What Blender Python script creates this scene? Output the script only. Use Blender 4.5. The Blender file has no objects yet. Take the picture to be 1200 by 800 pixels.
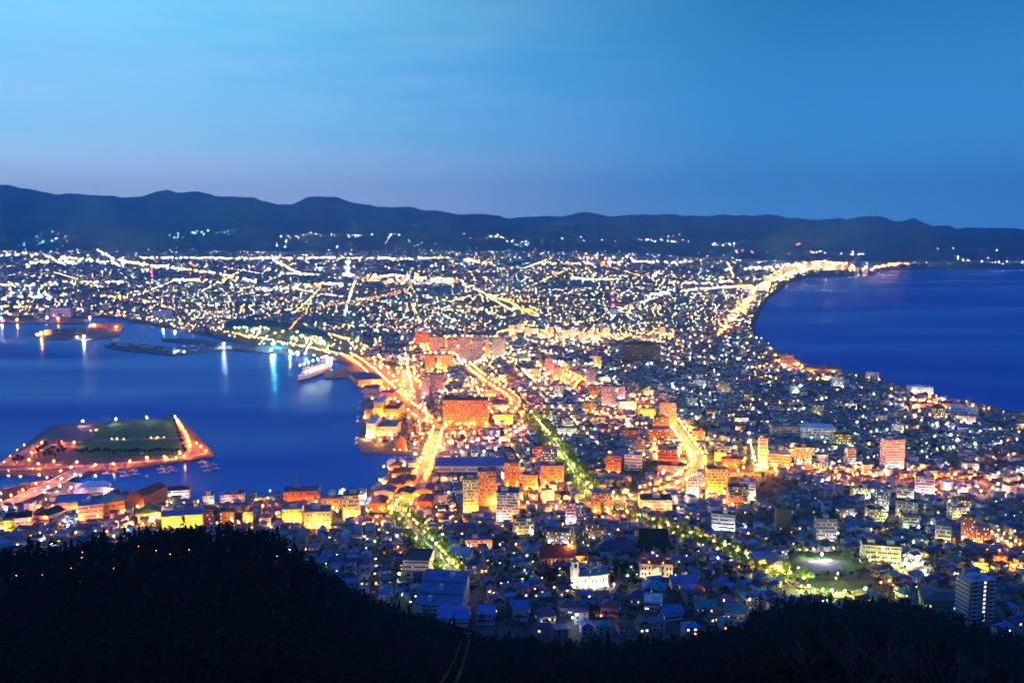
import bpy, math, random
import numpy as np

# ---------------------------------------------------------------- camera, world, light, exposure
sc = bpy.context.scene
F, H = 1080.0, 334.0                       # focal length in pixels of a 1200-wide frame, eye height over the sea
PITCH = math.atan(128 / F)                 # eye level lies 128 px above the frame centre
cam_d = bpy.data.cameras.new("camera"); cam = bpy.data.objects.new("camera", cam_d)
sc.collection.objects.link(cam); sc.camera = cam
cam.location = (0, 0, H); cam.rotation_euler = (math.pi / 2 - PITCH, 0, 0)
cam_d.sensor_width = 36; cam_d.lens = 36 * F / 1200
cam_d.clip_start = 1; cam_d.clip_end = 60000

sc.render.engine = 'CYCLES'
sc.view_settings.view_transform = 'Standard'; sc.view_settings.look = 'None'
sc.view_settings.exposure = 0.2; sc.view_settings.gamma = 1.0
cy = sc.cycles
cy.use_denoising = True
try: cy.denoiser = 'OPENIMAGEDENOISE'
except Exception: pass
cy.max_bounces = 3; cy.diffuse_bounces = 1; cy.glossy_bounces = 2; cy.transmission_bounces = 1
cy.volume_bounces = 0; cy.sample_clamp_indirect = 4.0; cy.sample_clamp_direct = 0
cy.use_adaptive_sampling = False
cy.caustics_reflective = False; cy.caustics_refractive = False

def ramp(nt, stops, interp='LINEAR'):
    r = nt.nodes.new('ShaderNodeValToRGB'); e = r.color_ramp.elements
    r.color_ramp.interpolation = interp
    while len(e) > 1: e.remove(e[-1])
    e[0].position = stops[0][0]; e[0].color = (*stops[0][1], 1)
    for p_, c_ in stops[1:]:
        k = e.new(p_); k.color = (*c_, 1)
    return r
def s2l(r, g, b):
    f = lambda v: v / 12.92 if v <= .04045 else ((v + .055) / 1.055) ** 2.4
    return (f(r / 255), f(g / 255), f(b / 255))
def math_node(nt, op, a, b=None):
    m = nt.nodes.new('ShaderNodeMath'); m.operation = op
    for i, v in enumerate((a, b)):
        if v is None: continue
        if isinstance(v, (int, float)): m.inputs[i].default_value = v
        else: nt.links.new(v, m.inputs[i])
    return m.outputs[0]
def mixc(nt, fac, a, b, mode='MIX'):
    m = nt.nodes.new('ShaderNodeMix'); m.data_type = 'RGBA'; m.blend_type = mode
    if isinstance(fac, (int, float)): m.inputs[0].default_value = fac
    else: nt.links.new(fac, m.inputs[0])
    for i, v in ((6, a), (7, b)):
        if isinstance(v, tuple): m.inputs[i].default_value = (*v, 1)
        else: nt.links.new(v, m.inputs[i])
    return m.outputs[2]

SUN_AZ = math.radians(-125)                # the sun has set behind the viewer's left shoulder
w = bpy.data.worlds.new("World"); sc.world = w; w.use_nodes = True
nt = w.node_tree; nt.nodes.clear()
out = nt.nodes.new('ShaderNodeOutputWorld'); bg = nt.nodes.new('ShaderNodeBackground')
tc = nt.nodes.new('ShaderNodeTexCoord'); sep = nt.nodes.new('ShaderNodeSeparateXYZ')
nt.links.new(tc.outputs['Generated'], sep.inputs[0])
z = sep.outputs[2]
# dusk gradient by elevation, towards the afterglow (left) and away from it (right)
L_ = ramp(nt, [(0.0, (.80, .76, .92)), (0.05, (.62, .82, 1.1)), (0.10, (.30, .69, 1.02)), (.17, (.18, .62, 1.0)), (.24, (.20, .68, 1.0)),
               (.5, s2l(40, 100, 200)), (1, s2l(34, 90, 205))])
R_ = ramp(nt, [(0.0, (.09, .36, .76)), (0.05, (.055, .29, .64)), (0.12, (.034, .25, .60)), (.2, (.015, .19, .46)), (.26, (.008, .145, .38)),
               (.5, s2l(26, 82, 182)), (1, s2l(34, 90, 205))])
for r_ in (L_, R_): nt.links.new(z, r_.inputs[0])
side = math_node(nt, 'ADD', math_node(nt, 'MULTIPLY', sep.outputs[0], 1.15), .52)
side_n = nt.nodes.new('ShaderNodeMapRange'); side_n.interpolation_type = 'SMOOTHSTEP'
side_n.inputs[1].default_value = -.06; side_n.inputs[2].default_value = .88
nt.links.new(side, side_n.inputs[0])
col = mixc(nt, side_n.outputs[0], L_.outputs[0], R_.outputs[0])
# thin streaked high cloud
mp = nt.nodes.new('ShaderNodeMapping'); mp.inputs['Scale'].default_value = (1.6, 1.6, 13); mp.inputs['Rotation'].default_value = (0, .22, 0)
nt.links.new(tc.outputs['Generated'], mp.inputs[0])
nz = nt.nodes.new('ShaderNodeTexNoise'); nz.inputs['Scale'].default_value = 2.6; nz.inputs['Detail'].default_value = 7; nz.inputs['Roughness'].default_value = .62
nt.links.new(mp.outputs[0], nz.inputs[0])
cl = ramp(nt, [(.42, (0, 0, 0)), (.75, (1, 1, 1))]); nt.links.new(nz.outputs[0], cl.inputs[0])
clf = math_node(nt, 'MULTIPLY', math_node(nt, 'MULTIPLY', cl.outputs[0], .5), math_node(nt, 'SUBTRACT', 1.0, side_n.outputs[0]))
col = mixc(nt, clf, col, (.44, .62, .86))
sky = nt.nodes.new('ShaderNodeTexSky'); sky.sky_type = 'NISHITA'; sky.sun_disc = False
sky.sun_elevation = math.radians(-3); sky.sun_rotation = -SUN_AZ
skyc = mixc(nt, 1.0, sky.outputs[0], (.1, .1, .1), 'MULTIPLY')
col = mixc(nt, 1.0, col, skyc, 'ADD')
nt.links.new(col, bg.inputs[0]); bg.inputs[1].default_value = 1.06
nt.links.new(bg.outputs[0], out.inputs[0])

sun_d = bpy.data.lights.new("sun", 'SUN'); sun_d.energy = .03; sun_d.angle = math.radians(12); sun_d.color = (1, .72, .55)
sun = bpy.data.objects.new("sun", sun_d); sc.collection.objects.link(sun)
sun.rotation_euler = (math.radians(84), 0, SUN_AZ + math.pi); sun.location = (-2000, -1500, 2000)

# ---------------------------------------------------------------- helpers
rng = np.random.default_rng(7); random.seed(7)
COL = sc.collection

def vnoise(x, y, seed=0):
    x = np.asarray(x, float); y = np.asarray(y, float)
    xi = np.floor(x).astype(np.int64); yi = np.floor(y).astype(np.int64); fx = x - xi; fy = y - yi
    fx = fx * fx * (3 - 2 * fx); fy = fy * fy * (3 - 2 * fy)
    def h(a, b):
        n = (a * 374761393 + b * 668265263 + seed * 974711) & 0x7fffffff
        n = ((n ^ (n >> 13)) * 1274126177) & 0x7fffffff
        return ((n ^ (n >> 16)) & 0xffff) / 65535.0
    return (h(xi, yi) * (1 - fx) + h(xi + 1, yi) * fx) * (1 - fy) + (h(xi, yi + 1) * (1 - fx) + h(xi + 1, yi + 1) * fx) * fy
def fbm(x, y, o=4, seed=0):
    a, t, s = 1.0, 0.0, 0.0
    for k in range(o):
        t = t + a * vnoise(x * 2 ** k, y * 2 ** k, seed + k); s += a; a *= .5
    return t / s
def smooth(t): t = np.clip(t, 0, 1); return t * t * (3 - 2 * t)

CP, SP = math.cos(PITCH), math.sin(PITCH)
def at_z(px, py, zz):
    u = (px - 600) / F; v = (400 - py) / F
    dy = CP + v * SP; dz = -SP + v * CP
    t = (zz - H) / dz
    return u * t, dy * t
def proj(x, y, zz):
    q = zz - H; d = y * CP - q * SP; up = y * SP + q * CP
    return 600 + F * x / d, 400 - F * up / d
def depth(x, y, zz): return y * CP - (zz - H) * SP

# shores, traced on the water level and carried to metres
def world_line(pts, zz=0.0): return np.array([at_z(a, b, zz) for a, b in pts])
HARBOUR = world_line([(-420, 372), (-60, 373), (0, 372), (45, 374), (105, 372), (135, 374), (175, 381), (196, 386), (235, 392), (262, 399), (300, 408), (340, 413),
    (375, 420), (405, 428), (432, 446), (430, 462), (424, 475), (424, 500), (420, 520), (424, 528), (470, 529), (490, 536), (478, 541), (458, 546), (454, 556),
    (442, 566), (430, 576), (398, 579), (370, 581), (330, 581), (300, 581), (276, 586), (240, 589), (224, 585), (165, 583), (138, 575), (120, 566), (92, 566), (62, 562), (30, 566), (-60, 590), (-420, 640)])
BAY = world_line([(2400, 700), (1330, 520), (1200, 487), (1150, 476), (1112, 470), (1066, 456), (1012, 441), (985, 436), (960, 431), (930, 425), (908, 409), (893, 399), (884, 386), (889, 371),
    (900, 352), (926, 331), (962, 323), (1000, 323), (1020, 325), (1030, 319), (1060, 316), (1100, 315), (1200, 314), (1500, 312), (2400, 312)])
def inside(poly, x, y):
    r = np.zeros(np.shape(x), bool); n = len(poly)
    for i in range(n):
        x0, y0 = poly[i]; x1, y1 = poly[(i + 1) % n]
        if y0 == y1: continue
        c = ((y0 > y) != (y1 > y)) & (x < (x1 - x0) * (y - y0) / (y1 - y0) + x0)
        r ^= c
    return r
def dist(poly, x, y, closed=True):
    d = np.full(np.shape(x), 1e9); n = len(poly)
    for i in range(n if closed else n - 1):
        ax, ay = poly[i]; bx, by = poly[(i + 1) % n]
        L2 = (bx - ax) ** 2 + (by - ay) ** 2 + 1e-9
        t = np.clip(((x - ax) * (bx - ax) + (y - ay) * (by - ay)) / L2, 0, 1)
        d = np.minimum(d, np.hypot(x - ax - t * (bx - ax), y - ay - t * (by - ay)))
    return d
def shore(x, y):                            # metres inland, negative over water
    x = np.asarray(x, float); y = np.asarray(y, float)
    s = np.full(x.shape, 1e9)
    for P_ in (HARBOUR, BAY):
        d = dist(P_, x, y); s = np.minimum(s, np.where(inside(P_, x, y), -d, d))
    return s
SIL = np.array([(-900, 560), (-400, 600), (0, 652), (30, 646), (80, 640), (150, 626), (200, 623), (290, 621), (330, 633), (360, 655), (400, 687), (440, 707), (480, 725), (520, 738), (560, 747),
    (620, 754), (700, 757), (800, 752), (870, 738), (890, 722), (930, 712), (1000, 712), (1060, 712), (1100, 720), (1150, 738), (1200, 750), (1700, 765), (2200, 770)], float)
YCT = np.array([(-900, 380), (0, 380), (290, 400), (360, 440), (440, 530), (560, 600), (870, 610), (950, 660), (1100, 650), (1200, 620), (2200, 600)], float)
def town_z(x, y):
    u = x / np.maximum(y, 1)
    a = 62 * smooth((1110 - y) / 530.0) ** 1.25
    rise = np.interp(u, [-.6, .0, .15, .3, .6], [1, 1, .8, .35, .3])
    far = 150 * np.clip((y - 4800) / 4200.0, 0, 2) ** 1.1 * rise
    return 2.6 + a + far
def hill_z(x, y):
    u = x / np.maximum(y, 1); px = 600 + u * F * .955
    yc = np.interp(px, YCT[:, 0], YCT[:, 1]); sil = np.interp(px, SIL[:, 0], SIL[:, 1])
    dep = np.arctan((sil - 400) / F) + PITCH
    zc = H - yc * np.tan(dep) - np.interp(px, [300, 600], [11, 6])
    t = y / yc; sag = np.interp(px, [300, 600], [34, 16])
    front = 316 + (zc - 316) * t - sag * np.sin(np.pi * np.clip(t, 0, 1)) + 5 * (fbm(x / 40, y / 40, 3, 5) - .5)
    return np.where(t < 1, front, zc - (y - yc) * .62)
def T(x, y):
    x = np.asarray(x, float); y = np.asarray(y, float)
    s = shore(x, y)
    tz = np.where(s > 0, np.minimum(town_z(x, y), 1.2 + s * .5), np.maximum(-6.0, s * .5))
    tz = np.where((s > 0) & (s < 2.8), s * .9, tz)
    return np.maximum(tz, hill_z(x, y))
def G(px, py):                              # where the sight line through a photo pixel meets the ground
    zz = 2.6
    for _ in range(40):
        x, y = at_z(px, py, zz); zz = .5 * zz + .5 * float(max(town_z(x, y), 2.6))
    x, y = at_z(px, py, zz)
    return x, y, zz
def Tz(x, y): return float(T(np.array([x]), np.array([y]))[0])

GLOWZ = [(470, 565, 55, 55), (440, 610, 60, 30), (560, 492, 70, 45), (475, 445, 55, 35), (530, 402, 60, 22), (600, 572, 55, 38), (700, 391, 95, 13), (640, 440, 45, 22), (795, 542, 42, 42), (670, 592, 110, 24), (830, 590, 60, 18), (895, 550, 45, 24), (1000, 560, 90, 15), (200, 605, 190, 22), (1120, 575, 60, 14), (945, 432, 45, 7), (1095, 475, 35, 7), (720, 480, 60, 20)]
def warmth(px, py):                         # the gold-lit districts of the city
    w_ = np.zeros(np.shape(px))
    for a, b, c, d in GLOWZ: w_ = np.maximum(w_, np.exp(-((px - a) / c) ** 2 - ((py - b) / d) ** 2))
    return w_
# ---- materials
def principled(name, color, rough=.8, var=.25, scale=.4, spec=.3, metal=0.0):
    m = bpy.data.materials.new(name); m.use_nodes = True; nt = m.node_tree
    b = nt.nodes['Principled BSDF']; b.inputs['Roughness'].default_value = rough; b.inputs['Metallic'].default_value = metal
    b.inputs['Specular IOR Level'].default_value = spec
    g = nt.nodes.new('ShaderNodeTexCoord'); n = nt.nodes.new('ShaderNodeTexNoise'); n.inputs['Scale'].default_value = scale; n.inputs['Detail'].default_value = 6
    nt.links.new(g.outputs['Object'], n.inputs[0])
    lo = tuple(c * (1 - var) for c in color); hi = tuple(min(1, c * (1 + var)) for c in color)
    r = ramp(nt, [(.3, lo), (.7, hi)]); nt.links.new(n.outputs[0], r.inputs[0]); nt.links.new(r.outputs[0], b.inputs['Base Color'])
    return m
def glow(name, color, strength, sampled=True):
    m = bpy.data.materials.new(name); m.use_nodes = True; nt = m.node_tree; nt.nodes.clear()
    o = nt.nodes.new('ShaderNodeOutputMaterial'); e = nt.nodes.new('ShaderNodeEmission')
    e.inputs[0].default_value = (*color, 1); e.inputs[1].default_value = strength
    nt.links.new(e.outputs[0], o.inputs[0])
    m.cycles.emission_sampling = 'FRONT_BACK' if sampled else 'NONE'
    return m
_mc = {}
def M(color, rough=.8, var=.22, scale=.4):
    k = (tuple(round(c, 3) for c in color), rough)
    if k not in _mc: _mc[k] = principled('paint', color, rough, var, scale)
    return _mc[k]

# ---- mesh builder
class MB:
    def __init__(s): s.v = []; s.f = []; s.m = []; s.uv = []
    def add(s, vs, fs, mi=0, uvs=None):
        o = len(s.v); s.v += [tuple(map(float, q)) for q in vs]
        for k, f in enumerate(fs):
            s.f.append(tuple(i + o for i in f)); s.m.append(mi); s.uv.append(uvs[k] if uvs else None)
        return s
    def box(s, x0, x1, y0, y1, z0, z1, mi=0):
        return s.add([(x0, y0, z0), (x1, y0, z0), (x1, y1, z0), (x0, y1, z0), (x0, y0, z1), (x1, y0, z1), (x1, y1, z1), (x0, y1, z1)],
                     [(0, 3, 2, 1), (4, 5, 6, 7), (0, 1, 5, 4), (1, 2, 6, 5), (2, 3, 7, 6), (3, 0, 4, 7)], mi)
    def prism(s, pts, z0, z1, mi=0):        # polygon walls and top
        n = len(pts); a = sum(pts[i][0] * pts[(i + 1) % n][1] - pts[(i + 1) % n][0] * pts[i][1] for i in range(n))
        if a < 0: pts = pts[::-1]
        vs = [(x, y, z0) for x, y in pts] + [(x, y, z1) for x, y in pts]
        return s.add(vs, [tuple(range(n, 2 * n)), tuple(range(n - 1, -1, -1))] + [(i, (i + 1) % n, n + (i + 1) % n, n + i) for i in range(n)], mi)
    def cone(s, cx, cy_, z0, r0, z1, r1, n=8, mi=0, dx=0, dy=0):
        vs = [(cx + r0 * math.cos(2 * math.pi * i / n), cy_ + r0 * math.sin(2 * math.pi * i / n), z0) for i in range(n)] + \
             [(cx + dx + r1 * math.cos(2 * math.pi * i / n), cy_ + dy + r1 * math.sin(2 * math.pi * i / n), z1) for i in range(n)]
        return s.add(vs, [(i, (i + 1) % n, n + (i + 1) % n, n + i) for i in range(n)] + [tuple(range(n - 1, -1, -1)), tuple(range(n, 2 * n))], mi)
    def tube(s, a, b, r0, r1, n=5, mi=0):
        a = np.array(a, float); b = np.array(b, float); d = b - a; L = np.linalg.norm(d) + 1e-9; d /= L
        p = np.cross(d, (0, 0, 1) if abs(d[2]) < .9 else (1, 0, 0)); p /= np.linalg.norm(p); q = np.cross(d, p)
        vs = []
        for c, r in ((a, r0), (b, r1)):
            for i in range(n):
                t = 2 * math.pi * i / n; vs.append(c + r * (p * math.cos(t) + q * math.sin(t)))
        return s.add(vs, [(i, (i + 1) % n, n + (i + 1) % n, n + i) for i in range(n)] + [tuple(range(n - 1, -1, -1)), tuple(range(n, 2 * n))], mi)
    def lathe(s, prof, n=12, cx=0, cy_=0, mi=0):
        for (r0, z0), (r1, z1) in zip(prof[:-1], prof[1:]): s.cone(cx, cy_, z0, max(r0, .01), z1, max(r1, .01), n, mi)
        return s
    def gable(s, w, d, z0, h, over=.4, mi=0, cx=0, cy_=0, along='x', th=.25):
        hw, hd = w / 2 + over, d / 2 + over
        if along == 'x':
            prof = [(-hd, z0), (hd, z0), (hd, z0 + th), (0, z0 + h + th), (-hd, z0 + th)]
            vs = [(cx - hw, cy_ + p, q) for p, q in prof] + [(cx + hw, cy_ + p, q) for p, q in prof]
        else:
            prof = [(hw, z0), (-hw, z0), (-hw, z0 + th), (0, z0 + h + th), (hw, z0 + th)]
            vs = [(cx + p, cy_ - hd, q) for p, q in prof] + [(cx + p, cy_ + hd, q) for p, q in prof]
        n = 5
        return s.add(vs, [(4, 3, 2, 1, 0), (5, 6, 7, 8, 9)] + [(i, (i + 1) % n, n + (i + 1) % n, n + i) for i in range(n)], mi)
    def hip(s, w, d, z0, h, over=.5, mi=0, cx=0, cy_=0, ridge=None, th=.25):
        hw, hd = w / 2 + over, d / 2 + over
        r = max(hw - hd, 0) * 1.0 if ridge is None else ridge
        vs = [(cx - hw, cy_ - hd, z0), (cx + hw, cy_ - hd, z0), (cx + hw, cy_ + hd, z0), (cx - hw, cy_ + hd, z0)]
        vs += [(a, b, z0 + th) for a, b, _ in vs] + [(cx - r, cy_, z0 + h), (cx + r, cy_, z0 + h)]
        return s.add(vs, [(3, 2, 1, 0), (0, 1, 5, 4), (1, 2, 6, 5), (2, 3, 7, 6), (3, 0, 4, 7), (4, 5, 9, 8), (5, 6, 9), (6, 7, 8, 9), (7, 4, 8)], mi)
    def mesh(s, name, mats):
        me = bpy.data.meshes.new(name); me.from_pydata(s.v, [], s.f)
        for m in mats: me.materials.append(m)
        if len(mats) > 1: me.polygons.foreach_set('material_index', s.m)
        if any(u is not None for u in s.uv):
            L = me.uv_layers.new(name='UVMap'); k = 0
            for f, u in zip(s.f, s.uv):
                for i in range(len(f)):
                    L.data[k].uv = u[i] if u else (0, 0); k += 1
        return me
    def build(s, name, mats, parent=None, loc=(0, 0, 0), rz=0.0):
        return put(name, s.mesh(name, mats if isinstance(mats, (list, tuple)) else [mats]), parent, loc, rz)
def put(name, me, parent=None, loc=(0, 0, 0), rz=0.0):
    o = bpy.data.objects.new(name, me); COL.objects.link(o)
    o.location = loc; o.rotation_euler = (0, 0, rz)
    if parent: o.parent = parent
    return o
def tag(o, label=None, cat=None, group=None, kind=None):
    for k, v in (('label', label), ('category', cat), ('group', group), ('kind', kind)):
        if v: o[k] = v
    return o
def thing(name, label, cat, loc, rz=0.0, group=None):
    o = bpy.data.objects.new(name, None); COL.objects.link(o); o.location = loc; o.rotation_euler = (0, 0, rz)
    o.empty_display_size = 1
    return tag(o, label, cat, group)
def fast_mesh(name, V, Fq, mats, mi=None, col=None):
    """V (n,3); Fq list of (k, m) int arrays with m corners each."""
    me = bpy.data.meshes.new(name); me.vertices.add(len(V)); me.vertices.foreach_set('co', np.asarray(V, np.float32).ravel())
    tot = np.concatenate([np.full(len(f), f.shape[1]) for f in Fq]); idx = np.concatenate([f.ravel() for f in Fq])
    me.loops.add(len(idx)); me.loops.foreach_set('vertex_index', idx.astype(np.int32))
    me.polygons.add(len(tot)); st = np.concatenate([[0], np.cumsum(tot)[:-1]])
    me.polygons.foreach_set('loop_start', st.astype(np.int32))
    try: me.polygons.foreach_set('loop_total', tot.astype(np.int32))
    except Exception: pass
    for m in mats: me.materials.append(m)
    if mi is not None: me.polygons.foreach_set('material_index', mi.astype(np.int32))
    if col is not None:
        a = me.attributes.new('col', 'FLOAT_COLOR', 'FACE'); c4 = np.ones((len(tot), 4), np.float32); c4[:, :3] = col
        a.data.foreach_set('color', c4.ravel())
    me.update(); me.validate()
    return me

# ---------------------------------------------------------------- ground, sea, mountains
m_ground = principled('town_ground', (.05, .048, .046), .9, .55, .03)
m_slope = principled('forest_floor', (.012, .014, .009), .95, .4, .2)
uu = np.concatenate([np.linspace(-1.5, -.66, 30)[:-1], np.linspace(-.66, .66, 640), np.linspace(.66, 1.5, 30)[1:]])
yy = np.geomspace(24, 13000, 600)
U, Y = np.meshgrid(uu, yy); X = U * Y
Z = T(X.ravel(), Y.ravel()).reshape(X.shape)
# a flat terrace under and behind the viewpoint
nv, nu = X.shape
X0 = np.linspace(-400, 400, nu)[None, :]
Vx = np.concatenate([X0, X0, X.reshape(nv, nu)]); Vy = np.concatenate([np.full_like(X0, -120), np.full_like(X0, 0), Y]); Vz = np.concatenate([np.full_like(X0, 322), np.full_like(X0, 322), Z])
Vx[2:4] = np.where(False, 0, Vx[2:4])
V = np.stack([Vx.ravel(), Vy.ravel(), Vz.ravel()], 1)
i = np.arange(nv + 1)[:, None] * nu + np.arange(nu - 1)[None, :]
Q = np.stack([i, i + 1, i + nu + 1, i + nu], -1).reshape(-1, 4)
hz = hill_z(Vx.ravel(), np.maximum(Vy.ravel(), 20)); slope_mi = (V[Q].mean(1)[:, 2] > 66) & (V[Q].mean(1)[:, 1] < 900)
cxy = V[Q].mean(1); slope_mi = slope_mi | ((cxy[:, 1] < 1100) & (hill_z(cxy[:, 0], np.maximum(cxy[:, 1], 20)) > town_z(cxy[:, 0], cxy[:, 1])))
ground = put('ground', fast_mesh('ground', V, [Q], [m_ground, m_slope], slope_mi.astype(int)))
tag(ground, 'dark ground of the city and hillside', None, None, 'structure')
for p_ in ground.data.polygons[:1]: pass
ground.data.polygons.foreach_set('use_smooth', np.ones(len(Q), bool))

m_sea = bpy.data.materials.new('sea_water'); m_sea.use_nodes = True; nt = m_sea.node_tree; nt.nodes.clear()
so = nt.nodes.new('ShaderNodeOutputMaterial'); sm = nt.nodes.new('ShaderNodeMixShader'); sd = nt.nodes.new('ShaderNodeBsdfDiffuse'); b = nt.nodes.new('ShaderNodeBsdfGlossy')
sd.inputs[0].default_value = (.001, .068, .40, 1); b.inputs[0].default_value = (.5, .82, 1, 1)
fr_ = nt.nodes.new('ShaderNodeFresnel'); fr_.inputs[0].default_value = 1.33
nt.links.new(math_node(nt, 'MULTIPLY', fr_.outputs[0], .42), sm.inputs[0]); nt.links.new(sd.outputs[0], sm.inputs[1]); nt.links.new(b.outputs[0], sm.inputs[2]); nt.links.new(sm.outputs[0], so.inputs[0])
g = nt.nodes.new('ShaderNodeTexCoord')
n1 = nt.nodes.new('ShaderNodeTexNoise'); n1.inputs['Scale'].default_value = .11; n1.inputs['Detail'].default_value = 5; n1.inputs['Roughness'].default_value = .6
mpn = nt.nodes.new('ShaderNodeMapping'); mpn.inputs['Scale'].default_value = (.6, 1.0, 1); mpn.inputs['Rotation'].default_value = (0, 0, .3)
nt.links.new(g.outputs['Object'], mpn.inputs[0]); nt.links.new(mpn.outputs[0], n1.inputs[0])
bp = nt.nodes.new('ShaderNodeBump'); bp.inputs['Strength'].default_value = .35; bp.inputs['Distance'].default_value = .8
nt.links.new(n1.outputs[0], bp.inputs['Height']); nt.links.new(bp.outputs[0], b.inputs['Normal'])
n2 = nt.nodes.new('ShaderNodeTexNoise'); n2.inputs['Scale'].default_value = .0022; n2.inputs['Detail'].default_value = 4
mp2 = nt.nodes.new('ShaderNodeMapping'); mp2.inputs['Scale'].default_value = (.35, 1.5, 1); mp2.inputs['Rotation'].default_value = (0, 0, -.12)
nt.links.new(g.outputs['Object'], mp2.inputs[0]); nt.links.new(mp2.outputs[0], n2.inputs[0])
rr = ramp(nt, [(.35, (.12, .12, .12)), (.65, (.24, .24, .24))]); nt.links.new(n2.outputs[0], rr.inputs[0])    # wind-roughened lanes
nt.links.new(rr.outputs[0], b.inputs['Roughness'])
r3_ = ramp(nt, [(.36, (.20, .20, .20)), (.62, (.62, .62, .62))]); nt.links.new(n2.outputs[0], r3_.inputs[0]); nt.links.new(math_node(nt, 'MULTIPLY', fr_.outputs[0], r3_.outputs[0]), sm.inputs[0])
sea = MB().add([(-15000, 300, 0), (15000, 300, 0), (15000, 15500, 0), (-15000, 15500, 0)], [(0, 1, 2, 3)]).build('sea', m_sea)
tag(sea, 'calm blue water of the harbour and the bay', None, None, 'structure')

m_mtn = principled('mountain_forest', (.022, .034, .034), .95, .6, .003)
def range_mesh(name, tab, y0, yc, y1, seed, rough, label):
    tab = np.array(tab, float)
    us = np.linspace(-1.25, 1.25, 700); ts = np.concatenate([np.linspace(0, 1, 60), np.linspace(1, 1.6, 12)[1:]])
    U, t = np.meshgrid(us, ts); Yv = np.where(t < 1, y0 + (yc - y0) * t, yc + (y1 - yc) * (t - 1) / .6); Xv = U * Yv
    sil = np.interp(600 + U * F * .993, tab[:, 0], tab[:, 1])
    zc = H + (272 - sil) / F * yc * 1.0
    base = town_z(U * y0, np.full_like(U, y0)) - 25
    r = fbm(Xv / 620, Yv / 1700, 5, seed); rg = 1 - np.abs(2 * r - 1)
    s = np.clip(t, 0, 1)
    Zv = base + (zc - base) * s ** 1.25 + rough * (rg - .55) * np.sin(np.pi * np.clip(s * .93 + .04, 0, 1)) + (90 * (fbm(Xv / 420, Yv / 420, 5, seed + 9) - .5) + 46 * (fbm(Xv / 130, Yv / 300, 3, seed + 5) - .5)) * s
    Zv = np.where(t > 1, zc - (t - 1) / .6 * (zc - 60), Zv)
    V = np.stack([Xv.ravel(), Yv.ravel(), Zv.ravel()], 1); n = len(us)
    i = np.arange(len(ts) - 1)[:, None] * n + np.arange(n - 1)[None, :]
    Q = np.stack([i, i + 1, i + n + 1, i + n], -1).reshape(-1, 4)
    o = put(name, fast_mesh(name, V, [Q], [m_mtn])); o.data.polygons.foreach_set('use_smooth', np.ones(len(Q), bool))
    tag(o, label, None, None, 'structure'); return us, ts, Zv, y0, yc
CREST = [(-800, 240), (-300, 214), (0, 219), (20, 220), (75, 228), (150, 232), (172, 232), (186, 228), (205, 226), (215, 228), (240, 226), (260, 231), (275, 233), (300, 231), (320, 238), (345, 241), (365, 232), (383, 229.5),
    (400, 231), (415, 238), (445, 244), (480, 244), (500, 249), (520, 247.5), (540, 252), (560, 251), (575, 254), (600, 255), (650, 255), (690, 252.5), (710, 255), (740, 254), (780, 251), (800, 254), (860, 255), (890, 252),
    (910, 253), (930, 255), (955, 258), (980, 256), (985, 259), (1005, 255), (1020, 254), (1030, 256), (1045, 260), (1062, 258), (1075, 262), (1085, 265), (1105, 264), (1115, 268), (1150, 269), (1200, 271), (1500, 262), (2000, 255)]
FRONT = [(-800, 262), (0, 268), (60, 262), (150, 266), (250, 258), (330, 262), (420, 268), (480, 266), (560, 272), (640, 270), (700, 274), (760, 271), (850, 273), (940, 270), (1000, 274), (1060, 271), (1130, 276), (1200, 277), (1500, 276), (2000, 270)]
range_mesh('mountain_range', CREST, 9800, 13600, 14800, 3, 330, 'long blue mountain range along the horizon')
FR = range_mesh('foothills', FRONT, 8800, 10300, 11400, 11, 120, 'dark wooded foothills behind the city')
def foothill_z(x, y):
    us, ts, Zv, y0, yc = FR
    t = (y - y0) / (yc - y0)
    if t < 0 or t > 1: return town_z(x, y)
    a = int(np.argmin(abs(us - x / y))); k = int(np.argmin(abs(ts - t)))
    return max(float(Zv[k, a]), float(town_z(x, y)))

# ---------------------------------------------------------------- quays, island, piers
m_conc = principled('quay_concrete', (.10, .10, .105), .85, .3, .08)
m_asph = principled('asphalt', (.17, .16, .155), .85, .25, .15)
m_lawn = principled('lawn_grass', (.008, .16, .045), .95, .3, .05)
m_park = principled('parking_asphalt', (.13, .125, .14), .85, .2, .1)
m_road2 = principled('pale_asphalt', (.34, .31, .29), .85, .2, .1)
m_line = principled('line_paint', (.7, .7, .66), .7, .1, 1)
def slab(name, px, z1, mat, label, z0=-5.0, kind='structure', zz=None):
    pts = [at_z(a, b, z1 if zz is None else zz) for a, b in px]
    o = MB().prism(pts, z0, z1).build(name, mat); return tag(o, label, None, None, kind)
ISL = [(-160, 545), (-60, 545), (0, 541), (40, 512), (60, 498), (130, 493), (205, 489), (228, 506), (249, 529), (251, 534), (180, 545), (106, 553), (80, 556), (0, 554), (-160, 566)]
slab('island', ISL, 3.0, m_conc, 'flat rectangular island in the harbour')
ISLW = np.array([at_z(a, b, 3.0) for a, b in ISL])
def sheet(name, px, zz, mat, label):
    pts = [at_z(a, b, zz) for a, b in px]
    o = MB().prism(pts, zz - .25, zz).build(name, mat); return tag(o, label, None, None, 'structure')
sheet('lawn', [(111, 497), (150, 494.5), (201, 491.5), (212, 508), (216, 524), (206, 533), (150, 535), (98, 535), (88, 532), (91, 520), (111, 511)], 3.3, m_lawn, 'floodlit grass field on the island')
sheet('parking_lot', [(45, 512), (63, 500), (108, 497.5), (110, 510), (92, 518), (62, 515)], 3.25, m_park, 'grey parking lot on the island')
sheet('dirt_path', [(109, 514.5), (212, 512), (213, 514), (109, 517)], 3.34, m_park, 'straight path across the island lawn')
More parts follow.
